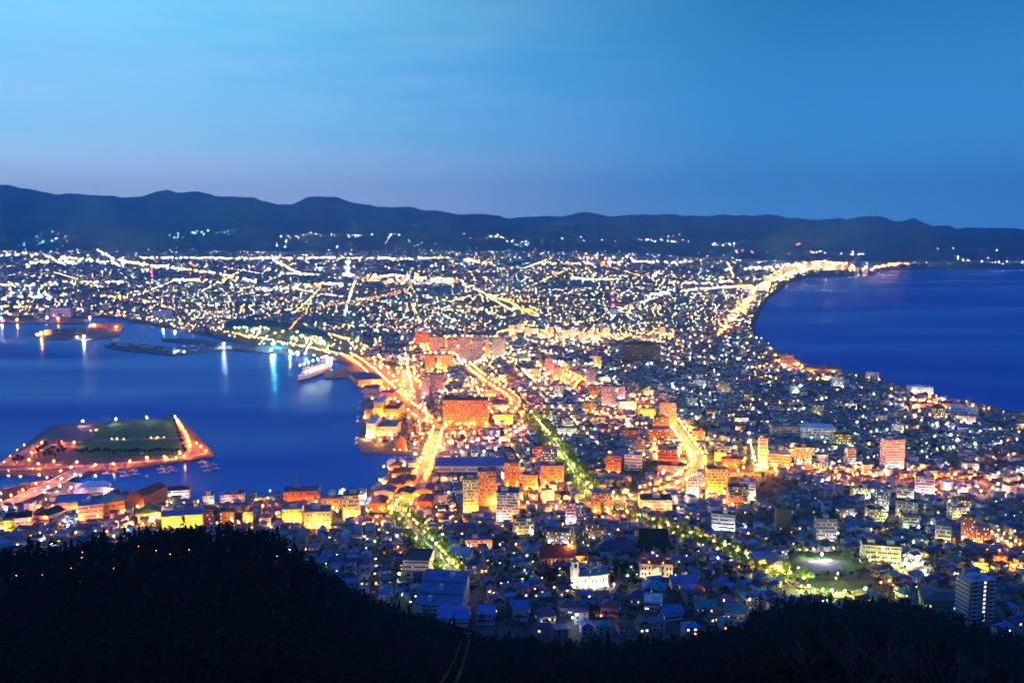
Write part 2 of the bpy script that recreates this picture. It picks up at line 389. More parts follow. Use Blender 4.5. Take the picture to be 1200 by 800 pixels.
PIERS = [
    ('pier', [(-80, 371), (60, 371), (108, 374), (103, 379), (30, 378), (-80, 376)], 'far dock with lit sheds'),
    ('pier', [(34, 391), (50, 387.5), (110, 383), (128, 382), (143, 384), (140, 393), (104, 398), (60, 397.5)], 'long dock with orange lights at its tip'),
    ('pier', [(122, 404.2), (126, 403.5), (165, 406), (200, 411), (232, 410.5), (262, 404.5), (300, 408), (345, 412), (345, 415), (300, 412), (260, 409), (205, 416), (145, 410), (124, 406.5)], 'dark curved breakwater lined with boats'),
    ('pier', [(190, 396), (232, 397), (260, 401), (250, 404), (215, 402), (190, 399)], 'short inner dock'),
    ('pier', [(380, 436), (404, 430), (410, 442), (381, 443.5)], 'dark jetty beside the white ship'),
    ('pier', [(422, 524.5), (436, 529), (474, 527), (474, 524), (424, 521)], 'curved dark marina breakwater')]
for n_, pts_, lab_ in PIERS: slab(n_, pts_, 2.4, m_conc, lab_)
PIERW = [np.array([at_z(a, b, 2.4) for a, b in p_[1]]) for p_ in PIERS]
PZ = 3.02
slab('wharf', [(400, 431), (432, 424), (470, 430), (476, 470), (490, 500), (492, 529), (470, 530), (424, 529), (419.5, 520), (423.5, 500), (423.5, 476), (429.5, 462), (431, 448)], PZ, m_conc, 'wide concrete wharf in front of the station')
slab('wharf', [(478, 541), (490, 536), (512, 542), (486, 590), (380, 592), (300, 596), (224, 600), (120, 590), (60, 580), (30, 572), (30, 565.5), (62, 561.5), (92, 565.5), (120, 565.5), (138, 574.5), (165, 582.5), (224, 584.5), (240, 588.5), (276, 585.5), (300, 580.5), (370, 580.5), (398, 578.5), (430, 575.5), (442, 565.5), (453.5, 556), (457.5, 545.5)], PZ, m_conc, 'long quay along the near harbour shore')
def ground_z(x, y):
    xa, ya = np.array([x]), np.array([y])
    if inside(ISLW, xa, ya)[0]: return 3.0
    for P_ in PIERW:
        if inside(P_, xa, ya)[0]: return 2.4
    return Tz(x, y)

# ---------------------------------------------------------------- roads
def dense(pts, step):
    pts = [np.array(p, float) for p in pts]; r = [pts[0]]
    # smooth by Chaikin, then resample
    for _ in range(2):
        q = [pts[0]]
        for a, b in zip(pts[:-1], pts[1:]): q += [a * .75 + b * .25, a * .25 + b * .75]
        pts = q + [pts[-1]]
    for a, b in zip(pts[:-1], pts[1:]):
        n = max(1, int(np.linalg.norm(b - a) / step))
        for k in range(1, n + 1): r.append(a + (b - a) * k / n)
    return np.array(r)
ROADS_W = []                                  # (points, half width) kept clear of houses
def road(px, width, label, flat=None, dz=.14, marks=True, name='road', mat=None):
    pts = [G(a, b)[:2] if flat is None else at_z(a, b, flat) for a, b in px]
    C_ = dense(pts, 14.0)
    t = np.gradient(C_, axis=0); t /= np.linalg.norm(t, axis=1)[:, None] + 1e-9; n = np.stack([-t[:, 1], t[:, 0]], 1)
    zz = (T(C_[:, 0], C_[:, 1]) if flat is None else np.full(len(C_), flat)) + dz
    if flat is None: zz = np.maximum(zz, 2.6 + dz)
    mb = MB(); k = len(C_)
    def strip(off0, off1, lift, mi, a=0, b=None):
        b = k if b is None else b
        A = C_[a:b] + n[a:b] * off0; B = C_[a:b] + n[a:b] * off1; m_ = b - a
        mb.add([(p[0], p[1], q + lift) for p, q in zip(A, zz[a:b])] + [(p[0], p[1], q + lift) for p, q in zip(B, zz[a:b])],
               [(i, i + 1, m_ + i + 1, m_ + i) for i in range(m_ - 1)], mi)
    h = width / 2
    strip(h, -h, 0, 0)
    if marks:
        for s_ in (-1, 1):                    # pavements with a kerb step
            strip(s_ * h + (0 if s_ < 0 else 3), s_ * h + (-3 if s_ < 0 else 0), .13, 1)
        for a in range(0, k - 2, 2): strip(.18, -.18, .012, 2, a, a + 2)
    o = mb.build(name, [mat or m_asph, m_conc, m_line]); tag(o, label, None, None, 'structure')
    ROADS_W.append((C_, h + 4)); return C_, n, h, zz

# ---------------------------------------------------------------- street lamps
LC = {'sodium': (1, .15, .006), 'amber': (1, .30, .022), 'yellow': (1, .52, .05), 'warm': (1, .78, .48), 'white': (.92, .95, 1), 'green': (.70, 1, .28), 'teal': (.35, 1, .8), 'red': (1, .08, .05), 'pink': (1, .45, .40), 'cyan': (.06, .72, 1)}
_gm = {}
def lampmat(c, s, sampled=True):
    k = (c, round(s, 1), sampled)
    if k not in _gm: _gm[k] = glow('lit_' + c + '_lamp', LC[c], s, sampled)
    return _gm[k]
LAMPS = []                                    # x, y, ground z, height, colour, strength, radius, label, group
def lamp(x, y, zz, h, c, s, r=.42, label=None, group=None): LAMPS.append((x, y, zz, h, c, s, r, label, group))
def lamp_px(px, py, c, s, h=7, r=.42, label=None, group=None, zg=None):
    """py is where the lantern shows, so the foot is a little lower."""
    if zg is None:
        x, y, zz = G(px, py); zz2 = zz + h; x, y = at_z(px, py, zz2); zz = ground_z(x, y)
        x, y = at_z(px, py, zz + h)
    else: x, y = at_z(px, py, zg + h); zz = zg
    lamp(x, y, zz, h, c, s, r, label, group)
def road_lamps(rd, spacing, c, s, label, group, h=7, r=.42, both=True, jit=.15, c2=None):
    C_, n, hw, zz = rd; L = np.concatenate([[0], np.cumsum(np.linalg.norm(np.diff(C_, axis=0), axis=1))])
    d = 5.0; k = 0
    while d < L[-1]:
        for s_ in ((-1, 1) if both else (-1 if k % 2 else 1,)):
            q = d + random.uniform(-jit, jit) * spacing + (spacing * .5 if s_ > 0 and both else 0)
            if q > L[-1]: continue
            x = np.interp(q, L, C_[:, 0]); y = np.interp(q, L, C_[:, 1]); nx = np.interp(q, L, n[:, 0]); ny = np.interp(q, L, n[:, 1])
            z0 = np.interp(q, L, zz)
            cc = c2 if (c2 and random.random() < .35) else c
            lamp(x + nx * s_ * (hw + .6), y + ny * s_ * (hw + .6), z0, h, cc, s * random.uniform(.6, 1.5), r, label, group)
        d += spacing; k += 1

K = 1.0
A_ = road([(405, 417), (428, 431), (450, 453), (478, 480), (503, 498), (545, 506), (590, 494), (622, 490), (640, 486)], 22, 'wide orange lit avenue from the station past the big hotel')
road_lamps(A_, 30, 'sodium', 4000, 'tall orange lit lamp along the wide avenue past the red hotel', 'orange lamps of the station avenue', 9, c2='amber')
B_ = road([(514, 505), (505, 530), (494, 560), (484, 582), (468, 603), (455, 606)], 15, 'waterfront road between the brick warehouses and the long blue hall')
road_lamps(B_, 26, 'amber', 6240, 'bright amber lamp along the waterfront road', 'amber lamps of the waterfront road', 8)
C_n = road([(456, 590), (474, 612), (492, 632), (512, 656), (530, 680)], 13, 'straight sloping street running down to the harbour')
road_lamps(C_n, 22, 'yellow', 3900, 'yellow lamp along the sloping street down to the harbour', 'lamps of the sloping street', 7, c2='green')
D_ = road([(622, 490), (640, 512), (664, 546), (692, 582)], 10, 'tree-lined boulevard running toward the viewer')
road_lamps(D_, 20, 'yellow', 4500, 'yellow-green lamp among the trees of the boulevard', 'greenish lamps of the boulevard', 6, c2='green')
E_ = road([(786, 494), (800, 514), (814, 533), (821, 547), (802, 564), (768, 577), (722, 587), (690, 592), (630, 592), (575, 597)], 18, 'curving main street glowing yellow')
road_lamps(E_, 22, 'amber', 6900, 'amber lamp along the curving main street', 'amber lamps of the curving main street', 8, c2='yellow')
F_ = road([(840, 556), (885, 556), (930, 551), (1000, 560), (1070, 567), (1130, 563), (1230, 573)], 16, 'cross street of orange lamps on the right')
road_lamps(F_, 24, 'sodium', 5600, 'orange lamp along the straight cross street on the right', 'orange lamps of the right cross street', 8, c2='amber')
G_ = road([(700, 596), (737, 608), (775, 620), (812, 635), (850, 648), (888, 668), (940, 690)], 14, 'tree-lined street passing the black temple roof')
road_lamps(G_, 24, 'yellow', 1950, 'yellow green lamp along the tree-lined street behind the temple', 'lamps of the street behind the temple', 6, c2='green')
H_ = road([(884, 522), (890, 540), (893, 556)], 14, 'short yellow lit street joining the cross street')
road_lamps(H_, 24, 'yellow', 3200, 'yellow lamp on the short street joining the cross street', 'lamps of the short street', 7)
I_ = road([(1090, 574), (1130, 583), (1175, 572), (1230, 582)], 12, 'pink lit street at the right edge')
road_lamps(I_, 28, 'pink', 2600, 'pinkish lamp on the street near the right edge', 'pinkish lamps', 7, c2='warm')
J_ = road([(1158, 622), (1176, 633), (1200, 650)], 9, 'narrow yellow lane descending at the right edge')
road_lamps(J_, 20, 'yellow', 1250, 'yellow lamp on the narrow lane at the right edge', 'lamps of the narrow lane', 5)
K_ = road([(590, 492), (606, 476), (600, 466), (570, 448), (548, 430)], 16, 'orange street behind the big hotel')
road_lamps(K_, 34, 'sodium', 4840, 'orange lamp on the street behind the red hotel', 'orange lamps behind the hotel', 8, c2='amber')
K2 = road([(515, 524), (555, 521), (592, 516), (622, 494)], 13, 'orange plaza street beyond the long blue hall')
road_lamps(K2, 24, 'sodium', 3960, 'orange lamp between the long blue hall and the red hotel', 'orange lamps of the plaza street', 6, c2='pink')
K3 = road([(640, 440), (668, 442), (690, 455), (652, 432), (655, 440), (668, 452), (684, 456)], 12, 'orange side street in the middle of the city')
road_lamps(K3, 36, 'sodium', 4400, 'orange lamp on the side street in the middle of the city', 'orange lamps of the side street', 8)

sheet('parking_lot', [(446, 437), (478, 432), (500, 452), (520, 492), (506, 496), (480, 478), (462, 456)], 3.3, m_park, 'orange lit parking lots between the station and the avenue')
for _ in range(26):
    f_ = random.random(); a = 450 + 58 * f_ + random.uniform(-6, 22 * (1 - f_)); b = 440 + 50 * f_ + random.uniform(-3, 3)
    lamp_px(a, b, 'sodium', 5000, 8, .42, 'orange lamp on the parking lots by the station', 'orange lamps of the station parking lots')
FARL = []                                     # distant bands of light: pixel polyline, colour, strength, spacing in px, spread px
def band(pts, c, s, step=2.2, spread=.7, c2=None): FARL.append((pts, c, s, step, spread, c2))
band([(-40, 360), (100, 363), (170, 376), (240, 386), (300, 398), (345, 407), (380, 413), (412, 422)], 'sodium', 1500, 3.2, .8, 'amber')
band([(846, 392), (856, 378), (869, 362), (880, 348), (892, 337), (908, 325), (932, 317), (960, 311), (1000, 315)], 'amber', 6500, .45, 4.0, 'sodium')
band([(840, 396), (852, 380), (866, 364), (878, 351)], 'sodium', 6000, .8, 2.5, 'amber')
band([(890, 340), (905, 330), (925, 321), (948, 314)], 'amber', 5500, 1.0, 3.4, 'yellow')
band([(935, 310), (970, 309), (1000, 314), (1020, 316)], 'pink', 4000, 2.2, 2, 'amber')
band([(1028, 314), (1052, 311), (1064, 311), (1080, 314)], 'sodium', 4500, .9, 2.4, 'amber')
band([(1010, 302), (1060, 301), (1104, 301)], 'amber', 6500, 1.8, .8, 'warm')
band([(1080, 314), (1140, 312), (1200, 311), (1260, 311)], 'white', 7000, 3.4, .9, 'warm')
band([(404, 372), (409, 352), (416, 330), (419, 322)], 'yellow', 2800, 1.7, .5, 'warm')
band([(425, 327), (470, 325), (510, 329), (540, 330)], 'amber', 3200, 1.5, 2.2, 'warm')
band([(475, 331), (505, 333), (520, 330), (545, 330)], 'yellow', 4200, 1.3, 2.4, 'white')
band([(536, 332), (560, 342), (600, 357), (640, 374), (672, 384)], 'amber', 2400, 2.6, .8, 'sodium')
band([(520, 362), (548, 360), (575, 367), (600, 378)], 'yellow', 1700, 3, 1.2, 'warm')
band([(103, 288), (118, 297), (135, 305), (165, 311), (205, 315), (250, 321), (300, 331)], 'amber', 4200, 1.8, 1.0, 'warm')
band([(165, 303), (230, 303), (300, 304), (360, 303), (420, 303), (480, 304), (530, 303)], 'warm', 2400, 3, .6, 'amber')
band([(312, 302), (325, 308), (338, 315), (350, 321)], 'yellow', 4200, 1.7, .7, 'warm')
band([(330, 321), (350, 322), (375, 323)], 'yellow', 2300, 2.4, .8, 'green')
band([(-40, 334), (20, 336), (60, 334), (110, 331), (150, 332)], 'amber', 2600, 2.8, 1.3, 'warm')
band([(0, 350), (40, 350), (75, 348)], 'warm', 3000, 2.2, 1.4, 'pink')
band([(120, 348), (165, 352), (185, 360), (215, 366), (250, 370)], 'amber', 2200, 2.6, 1, 'sodium')
band([(205, 329), (245, 330)], 'warm', 4200, 1.8, 1.2, 'amber')
band([(10, 345), (70, 346)], 'warm', 2300, 3, 1, 'white')
band([(300, 341), (345, 339), (372, 335), (398, 333)], 'amber', 2500, 2.2, 2.4, 'warm')
band([(610, 383), (640, 388), (672, 393), (700, 396), (740, 394), (790, 392)], 'amber', 2000, 1.7, 3.2, 'yellow')
band([(632, 396), (660, 392), (690, 388), (715, 392)], 'yellow', 2600, 1.7, 3, 'sodium')
band([(600, 358), (612, 366), (632, 373)], 'sodium', 2500, 2.4, 1, 'amber')
band([(728, 365), (760, 353), (785, 344), (820, 340), (880, 336)], 'yellow', 1900, 2.8, .6, 'warm')
band([(765, 346), (785, 344)], 'white', 4500, 1.6, .8, 'warm')
band([(785, 333), (830, 333), (860, 331)], 'pink', 2200, 2.6, .8, 'sodium')
band([(630, 309), (680, 310), (720, 308), (780, 308), (820, 308)], 'warm', 3300, 3, 1.2, 'amber')
band([(668, 327), (720, 329)], 'yellow', 3300, 2.6, .8, 'white')
band([(850, 316), (900, 315), (930, 310)], 'yellow', 3600, 2.4, 1.2, 'warm')
band([(680, 304), (760, 303)], 'pink', 3000, 4, .8, 'warm')
band([(-30, 303), (20, 298), (60, 301), (100, 305), (150, 312)], 'warm', 2600, 2.8, 2, 'yellow')
band([(30, 312), (60, 306), (90, 309)], 'yellow', 3500, 2.4, 2, 'warm')
band([(545, 306), (580, 310)], 'yellow', 3500, 2.2, 1, 'warm')
band([(575, 420), (600, 424), (640, 428)], 'yellow', 900, 4, 1.6, 'green')
band([(470, 400), (500, 412), (540, 430), (575, 428)], 'yellow', 1100, 3.6, 2.4, 'warm')
band([(585, 392), (605, 386), (630, 382)], 'amber', 1900, 2.4, 2, 'warm')
band([(905, 417), (935, 433), (960, 433), (985, 436)], 'sodium', 2300, 3.2, .8, 'amber')
band([(1065, 473), (1100, 475), (1118, 478)], 'sodium', 1200, 4.5, 1, 'pink')
band([(395, 396), (420, 402), (430, 410), (424, 415)], 'yellow', 1300, 3, .8, 'amber')
band([(385, 394), (400, 398), (412, 404), (416, 412)], 'yellow', 1300, 3, .4)
# lights on the foothills
for pts_, n_, c_ in [([(28, 290), (58, 281), (60, 284)], 14, 'cyan'), ([(62, 274), (75, 280), (85, 282)], 9, 'white'), ([(208, 280), (240, 274), (268, 273), (288, 279)], 34, 'teal'), ([(330, 283), (345, 280), (362, 276), (392, 276)], 24, 'warm'),
                     ([(348, 258), (360, 262), (385, 264), (430, 268)], 8, 'pink'), ([(410, 277), (450, 277), (490, 278)], 22, 'white'), ([(540, 277), (575, 279), (602, 283), (622, 283)], 22, 'warm'),
                     ([(736, 281), (770, 283), (800, 285), (830, 287), (858, 288)], 46, 'white'), ([(660, 282), (725, 285)], 9, 'white'), ([(780, 276), (800, 277)], 5, 'pink'), ([(918, 287), (980, 286)], 5, 'red'), ([(925, 294), (1000, 300), (1020, 299)], 20, 'white'),
                     ([(1090, 293), (1130, 294), (1160, 294)], 6, 'white'), ([(440, 284), (510, 285)], 8, 'white'), ([(600, 287), (622, 287)], 12, 'teal'), ([(1110, 304), (1200, 310)], 26, 'white'), ([(860, 296), (900, 297)], 10, 'red')]:
    P_ = dense(pts_, 1.0); n_ = int(n_ * .6)
    for _ in range(n_):
        k = random.randrange(len(P_)); q = P_[k] + np.array([random.gauss(0, 5), random.gauss(0, 1.5)])
        # march out to the slope
        x = y = None
        for yy_ in np.geomspace(5200, 10200, 160):
            uq = (q[0] - 600) / F / .993; zr = H - (q[1] - 272) / F * yy_ * 1.0
            if foothill_z(uq * yy_, yy_) >= zr: x, y = uq * yy_, yy_; break
        if x is None: continue
        lamp(x, y, foothill_z(x, y), 9, c_, random.choice([25, 45, 90, 140]), 2.0)
for pts_, c_, s_, step_, spread_, c2_ in FARL:
    P_ = dense(pts_, .5); L = np.concatenate([[0], np.cumsum(np.linalg.norm(np.diff(P_, axis=0), axis=1))]); d = 0
    while d < L[-1]:
        px = np.interp(d, L, P_[:, 0]) + random.gauss(0, spread_); py = np.interp(d, L, P_[:, 1]) + random.gauss(0, spread_ * .6)
        x, y, zz = G(px, py); d += step_ * random.uniform(.6, 1.4)
        if float(shore(np.array([x]), np.array([y]))[0]) < 3: continue
        ds = y / 2500.0
        lamp(x, y, zz, 8, c2_ if c2_ and random.random() < .4 else c_, s_ * random.uniform(.4, 1.4) * (.42 if y < 4300 else .30), .42 + .1 * ds if y < 4300 else .9 + .22 * ds)
# island and quay lamps, where the photo shows each of them
for a, b in [(97, 493), (136, 490.5), (172, 488.5), (205, 487.5)]: lamp_px(a, b, 'pink', 3000, 9, .6, 'pink lit lamp on the far edge of the harbour island', 'lamps on the far edge of the island', 3.0)
for a, b in [(208, 494), (213, 500), (217, 505), (219, 511), (221, 517), (222, 522), (230, 519), (235, 523), (241, 528)]: lamp_px(a, b, 'sodium', 3600, 6, .5, 'orange lamp on the right edge of the harbour island', 'lamps on the right edge of the island', 3.0)
for a, b in [(216, 534), (211, 530), (193, 535), (172, 536), (152, 540), (133, 543), (112, 544)]: lamp_px(a, b, 'sodium', 3600, 5, .5, 'orange lamp along the near edge of the harbour island', 'lamps on the near edge of the island', 3.0)
for a, b in [(90, 541), (83, 547), (71, 551), (63, 540), (45, 543), (34, 538), (37, 530), (44, 523), (49, 518), (72, 517), (87, 518), (17, 537)]: lamp_px(a, b, 'sodium', 3600, 6, .5, 'orange lamp among the roads at the left of the island', 'lamps of the island roads', 3.0)
for a, b in [(55, 559), (42, 566), (27, 574), (13, 580), (1, 586), (24, 558), (46, 556), (10, 557)]: lamp_px(a, b, 'sodium', 3400, 7, .55, 'orange lamp along the bridge to the island', 'lamps of the island bridge', 5.5)
for a, b in [(5, 594), (37, 592), (62, 592), (83, 571), (70, 569), (56, 570), (88, 556), (112, 557)]: lamp_px(a, b, 'pink', 3000, 8, .55, 'pinkish lamp on the quay by the white-roofed hall', 'lamps of the near quay', 3.0)
for a, b in [(141, 594), (144, 600), (153, 612), (150, 616), (167, 614), (137, 613), (254, 612), (279, 610), (196, 588)]: lamp_px(a, b, 'amber', 1700, 6, .45, 'amber lamp beside the yellow-walled warehouse', 'lamps around the yellow warehouse')
for a, b in [(402, 574), (427, 582), (392, 580)]: lamp_px(a, b, 'white', 5200, 11, .6, 'dazzling white lamp on a tall mast by the quay', 'tall white quay lamps')
for k in range(9): lamp_px(516 + k * 9.3, 523.5 + .25 * k, 'pink', 900, 5, .4, 'pinkish lamp in the row along the long blue hall', 'lamps along the long blue hall')
for a, b, c, s in [(43, 392, 'pink', 3400), (48, 390, 'amber', 2400), (90, 395, 'amber', 3000), (98, 394, 'warm', 3400), (110, 381, 'sodium', 2600), (122, 380, 'sodium', 3000), (136, 383, 'amber', 2600), (20, 374.5, 'sodium', 2400), (68, 373, 'sodium', 2600), (55, 372, 'white', 1800), (105, 372, 'pink', 2600),
                   (191, 386, 'white', 3000), (205, 388, 'warm', 2400), (222, 388, 'amber', 3000), (262, 403, 'white', 3800), (205, 413, 'white', 2200), (216, 412, 'white', 2200), (318, 409.5, 'pink', 1900), (340, 411, 'green', 3200), (349, 413, 'pink', 2000), (358, 413, 'cyan', 2600), (368, 416, 'pink', 2200), (383, 418, 'pink', 2000), (388, 420, 'white', 2400), (2, 373, 'pink', 2500)]:
    lamp_px(a, b, c, s * 3.2, 8, .9, 'bright lamp at the edge of the far docks', 'lamps of the far docks')
lamp_px(321, 402, 'cyan', 15000, 12, 1.9, 'bluish floodlight above the far harbour shore', None)
lamp_px(375, 314.5, 'teal', 9000, 26, 3.2, 'green floodlight mast above the far city', None)
lamp_px(606, 286.5, 'teal', 4500, 18, 4.5, 'green floodlight on the far foothill', None)
lamp_px(343, 309, 'green', 9000, 22, 1.2, 'greenish floodlight in the far city', None)
for a, b, c, s in [(963, 649, 'white', 9000), (1014, 689, 'yellow', 9000), (948, 686, 'green', 9000), (975, 691, 'green', 9000), (990, 692, 'green', 9000)]: lamp_px(a, b, c, s, 4.5 if c == 'green' else 8, .42, {'white': 'dazzling white lamp at the back of the park', 'yellow': 'dazzling yellow lamp at the end of the curved park path', 'green': 'green-yellow lamp along the curved park path'}[c], None if c != 'green' else 'lamps of the curved park path')
for a, b in [(939, 686), (1032, 682), (980, 677)]: lamp_px(a, b, 'sodium', 900, 5, .35, 'small orange lamp at the edge of the park', 'orange park lamps')
for a, b, c in [(1062, 655, 'warm'), (1070, 652, 'yellow'), (1076, 655, 'warm'), (1056, 668, 'yellow'), (1066, 674, 'green'), (1074, 676, 'yellow'), (1054, 676, 'green'), (1084, 668, 'warm'), (1047, 662, 'yellow')]: lamp_px(a, b, c, 9000, 6, .42, 'bright lamp in the floodlit garden right of the park', 'lamps of the floodlit garden')
for a, b, h in [(27, 674, 12), (57, 674, 11), (91, 666, 11), (100, 682, 11), (105, 648, 12), (104, 654, 12), (140, 666, 12), (147, 646, 12), (170, 641, 13), (177, 655, 12), (190, 645, 13), (206, 650, 12), (228, 645, 13), (262, 634, 13), (304, 632, 13), (329, 652, 13), (18, 650, 12), (45, 651, 12), (55, 652, 12), (143, 631, 13), (165, 634, 13)]:
    # a lamp standing clear of the canopy on the left slope
    u_ = (a - 600) / F / .95
    for y_ in np.geomspace(150, 420, 200):
        zg = float(T(np.array([u_ * y_]), np.array([y_]))[0])
        pp = proj(u_ * y_, y_, zg + h)
        if pp[1] <= b: break
    lamp(u_ * y_, y_, zg, h, 'amber', 20, .14, 'small amber lamp showing through the trees of the dark slope', 'lamps in the dark forest')

# ---------------------------------------------------------------- buildings
OCC = []                                      # footprints (x, y, radius) kept clear
def winmat(name, cols, frac, strength, cell=1.6, dark=(.02, .025, .04)):
    """A band of panes: per-pane random lit or dark, mullions between."""
    m = bpy.data.materials.new(name); m.use_nodes = True; nt = m.node_tree; b = nt.nodes['Principled BSDF']
    uv = nt.nodes.new('ShaderNodeUVMap'); uv.uv_map = 'UVMap'; s = nt.nodes.new('ShaderNodeSeparateXYZ'); nt.links.new(uv.outputs[0], s.inputs[0])
    oi = nt.nodes.new('ShaderNodeObjectInfo')
    q = math_node(nt, 'DIVIDE', s.outputs[0], cell); fl = math_node(nt, 'FLOOR', q); fr = math_node(nt, 'FRACT', q)
    cb = nt.nodes.new('ShaderNodeCombineXYZ'); nt.links.new(fl, cb.inputs[0]); nt.links.new(math_node(nt, 'MULTIPLY', oi.outputs['Random'], 517.3), cb.inputs[1])
    wn = nt.nodes.new('ShaderNodeTexWhiteNoise'); wn.noise_dimensions = '3D'; nt.links.new(cb.outputs[0], wn.inputs['Vector'])
    lit = math_node(nt, 'LESS_THAN', wn.outputs['Value'], frac)
    pane = math_node(nt, 'MULTIPLY', math_node(nt, 'GREATER_THAN', fr, .14), math_node(nt, 'LESS_THAN', fr, .86))
    s2 = nt.nodes.new('ShaderNodeSeparateColor'); nt.links.new(wn.outputs['Color'], s2.inputs[0])
    n = len(cols); cr = ramp(nt, [(i / n, c) for i, c in enumerate(cols)], 'CONSTANT'); nt.links.new(s2.outputs[1], cr.inputs[0])
    st = math_node(nt, 'MULTIPLY', math_node(nt, 'MULTIPLY', lit, pane), math_node(nt, 'MULTIPLY', math_node(nt, 'ADD', s2.outputs[2], .25), strength))
    nt.links.new(cr.outputs[0], b.inputs['Emission Color']); nt.links.new(st, b.inputs['Emission Strength'])
    bc = mixc(nt, pane, (.25, .25, .25), dark); nt.links.new(bc, b.inputs['Base Color'])
    b.inputs['Roughness'].default_value = .15
    m.cycles.emission_sampling = 'NONE'
    return m
WARM = [(1, .62, .25), (1, .8, .5), (1, .9, .75), (.8, .9, 1)]
WM = {'few': winmat('dim_panes', WARM, .16, 1.4), 'warm': winmat('warm_panes', [(1, .55, .18), (1, .7, .3), (1, .8, .5)], .4, 1.5), 'white': winmat('white_panes', [(1, .95, .85), (.8, .92, 1), (.85, 1, .9)], .4, 1.4),
      'orange': winmat('orange_panes', [(1, .35, .06), (1, .45, .1), (1, .6, .2)], .4, 1.5), 'none': winmat('dark_panes', WARM, .05, 1.5), 'yellow': winmat('yellow_panes', [(1, .75, .15), (1, .85, .3)], .4, 1.6)}
ROOFC = {'navy': (.022, .032, .11), 'blue': (.042, .12, .36), 'teal': (.03, .19, .2), 'slate': (.05, .055, .08), 'black': (.008, .008, .012), 'grey': (.12, .13, .17), 'maroon': (.10, .022, .03), 'white': (.55, .6, .68), 'rust': (.14, .05, .03), 'purple': (.09, .05, .16), 'green': (.03, .08, .04), 'brown': (.05, .03, .025)}
LAND = []                                     # named buildings, for describing houses by what stands near them
def window_band(w, d, th):
    mb = MB(); e = .05; x0, x1, y0, y1 = -w / 2 + .6, w / 2 - .6, -d / 2 + .6, d / 2 - .6
    def strip(a, b, nx, ny, u0):
        L = math.hypot(b[0] - a[0], b[1] - a[1])
        p = [(a[0], a[1]), (b[0], b[1]), (b[0] + nx * e, b[1] + ny * e), (a[0] + nx * e, a[1] + ny * e)]
        mb.add([(p[3][0], p[3][1], 0), (p[2][0], p[2][1], 0), (p[2][0], p[2][1], th), (p[3][0], p[3][1], th)], [(0, 1, 2, 3)], 0, [[(u0, 0), (u0 + L, 0), (u0 + L, 1), (u0, 1)]])
        mb.add([(p[0][0], p[0][1], th), (p[3][0], p[3][1], th), (p[2][0], p[2][1], th), (p[1][0], p[1][1], th), (p[0][0], p[0][1], 0), (p[3][0], p[3][1], 0), (p[2][0], p[2][1], 0), (p[1][0], p[1][1], 0)],
               [(0, 1, 2, 3), (4, 7, 6, 5)], 0, [[(u0 + .05, 0)] * 4] * 2)
    strip((x0, -d / 2), (x1, -d / 2), 0, -1, 0); strip((w / 2, y0), (w / 2, y1), 1, 0, w + 3.2); strip((-w / 2, y1), (-w / 2, y0), -1, 0, w + d + 8)
    return mb
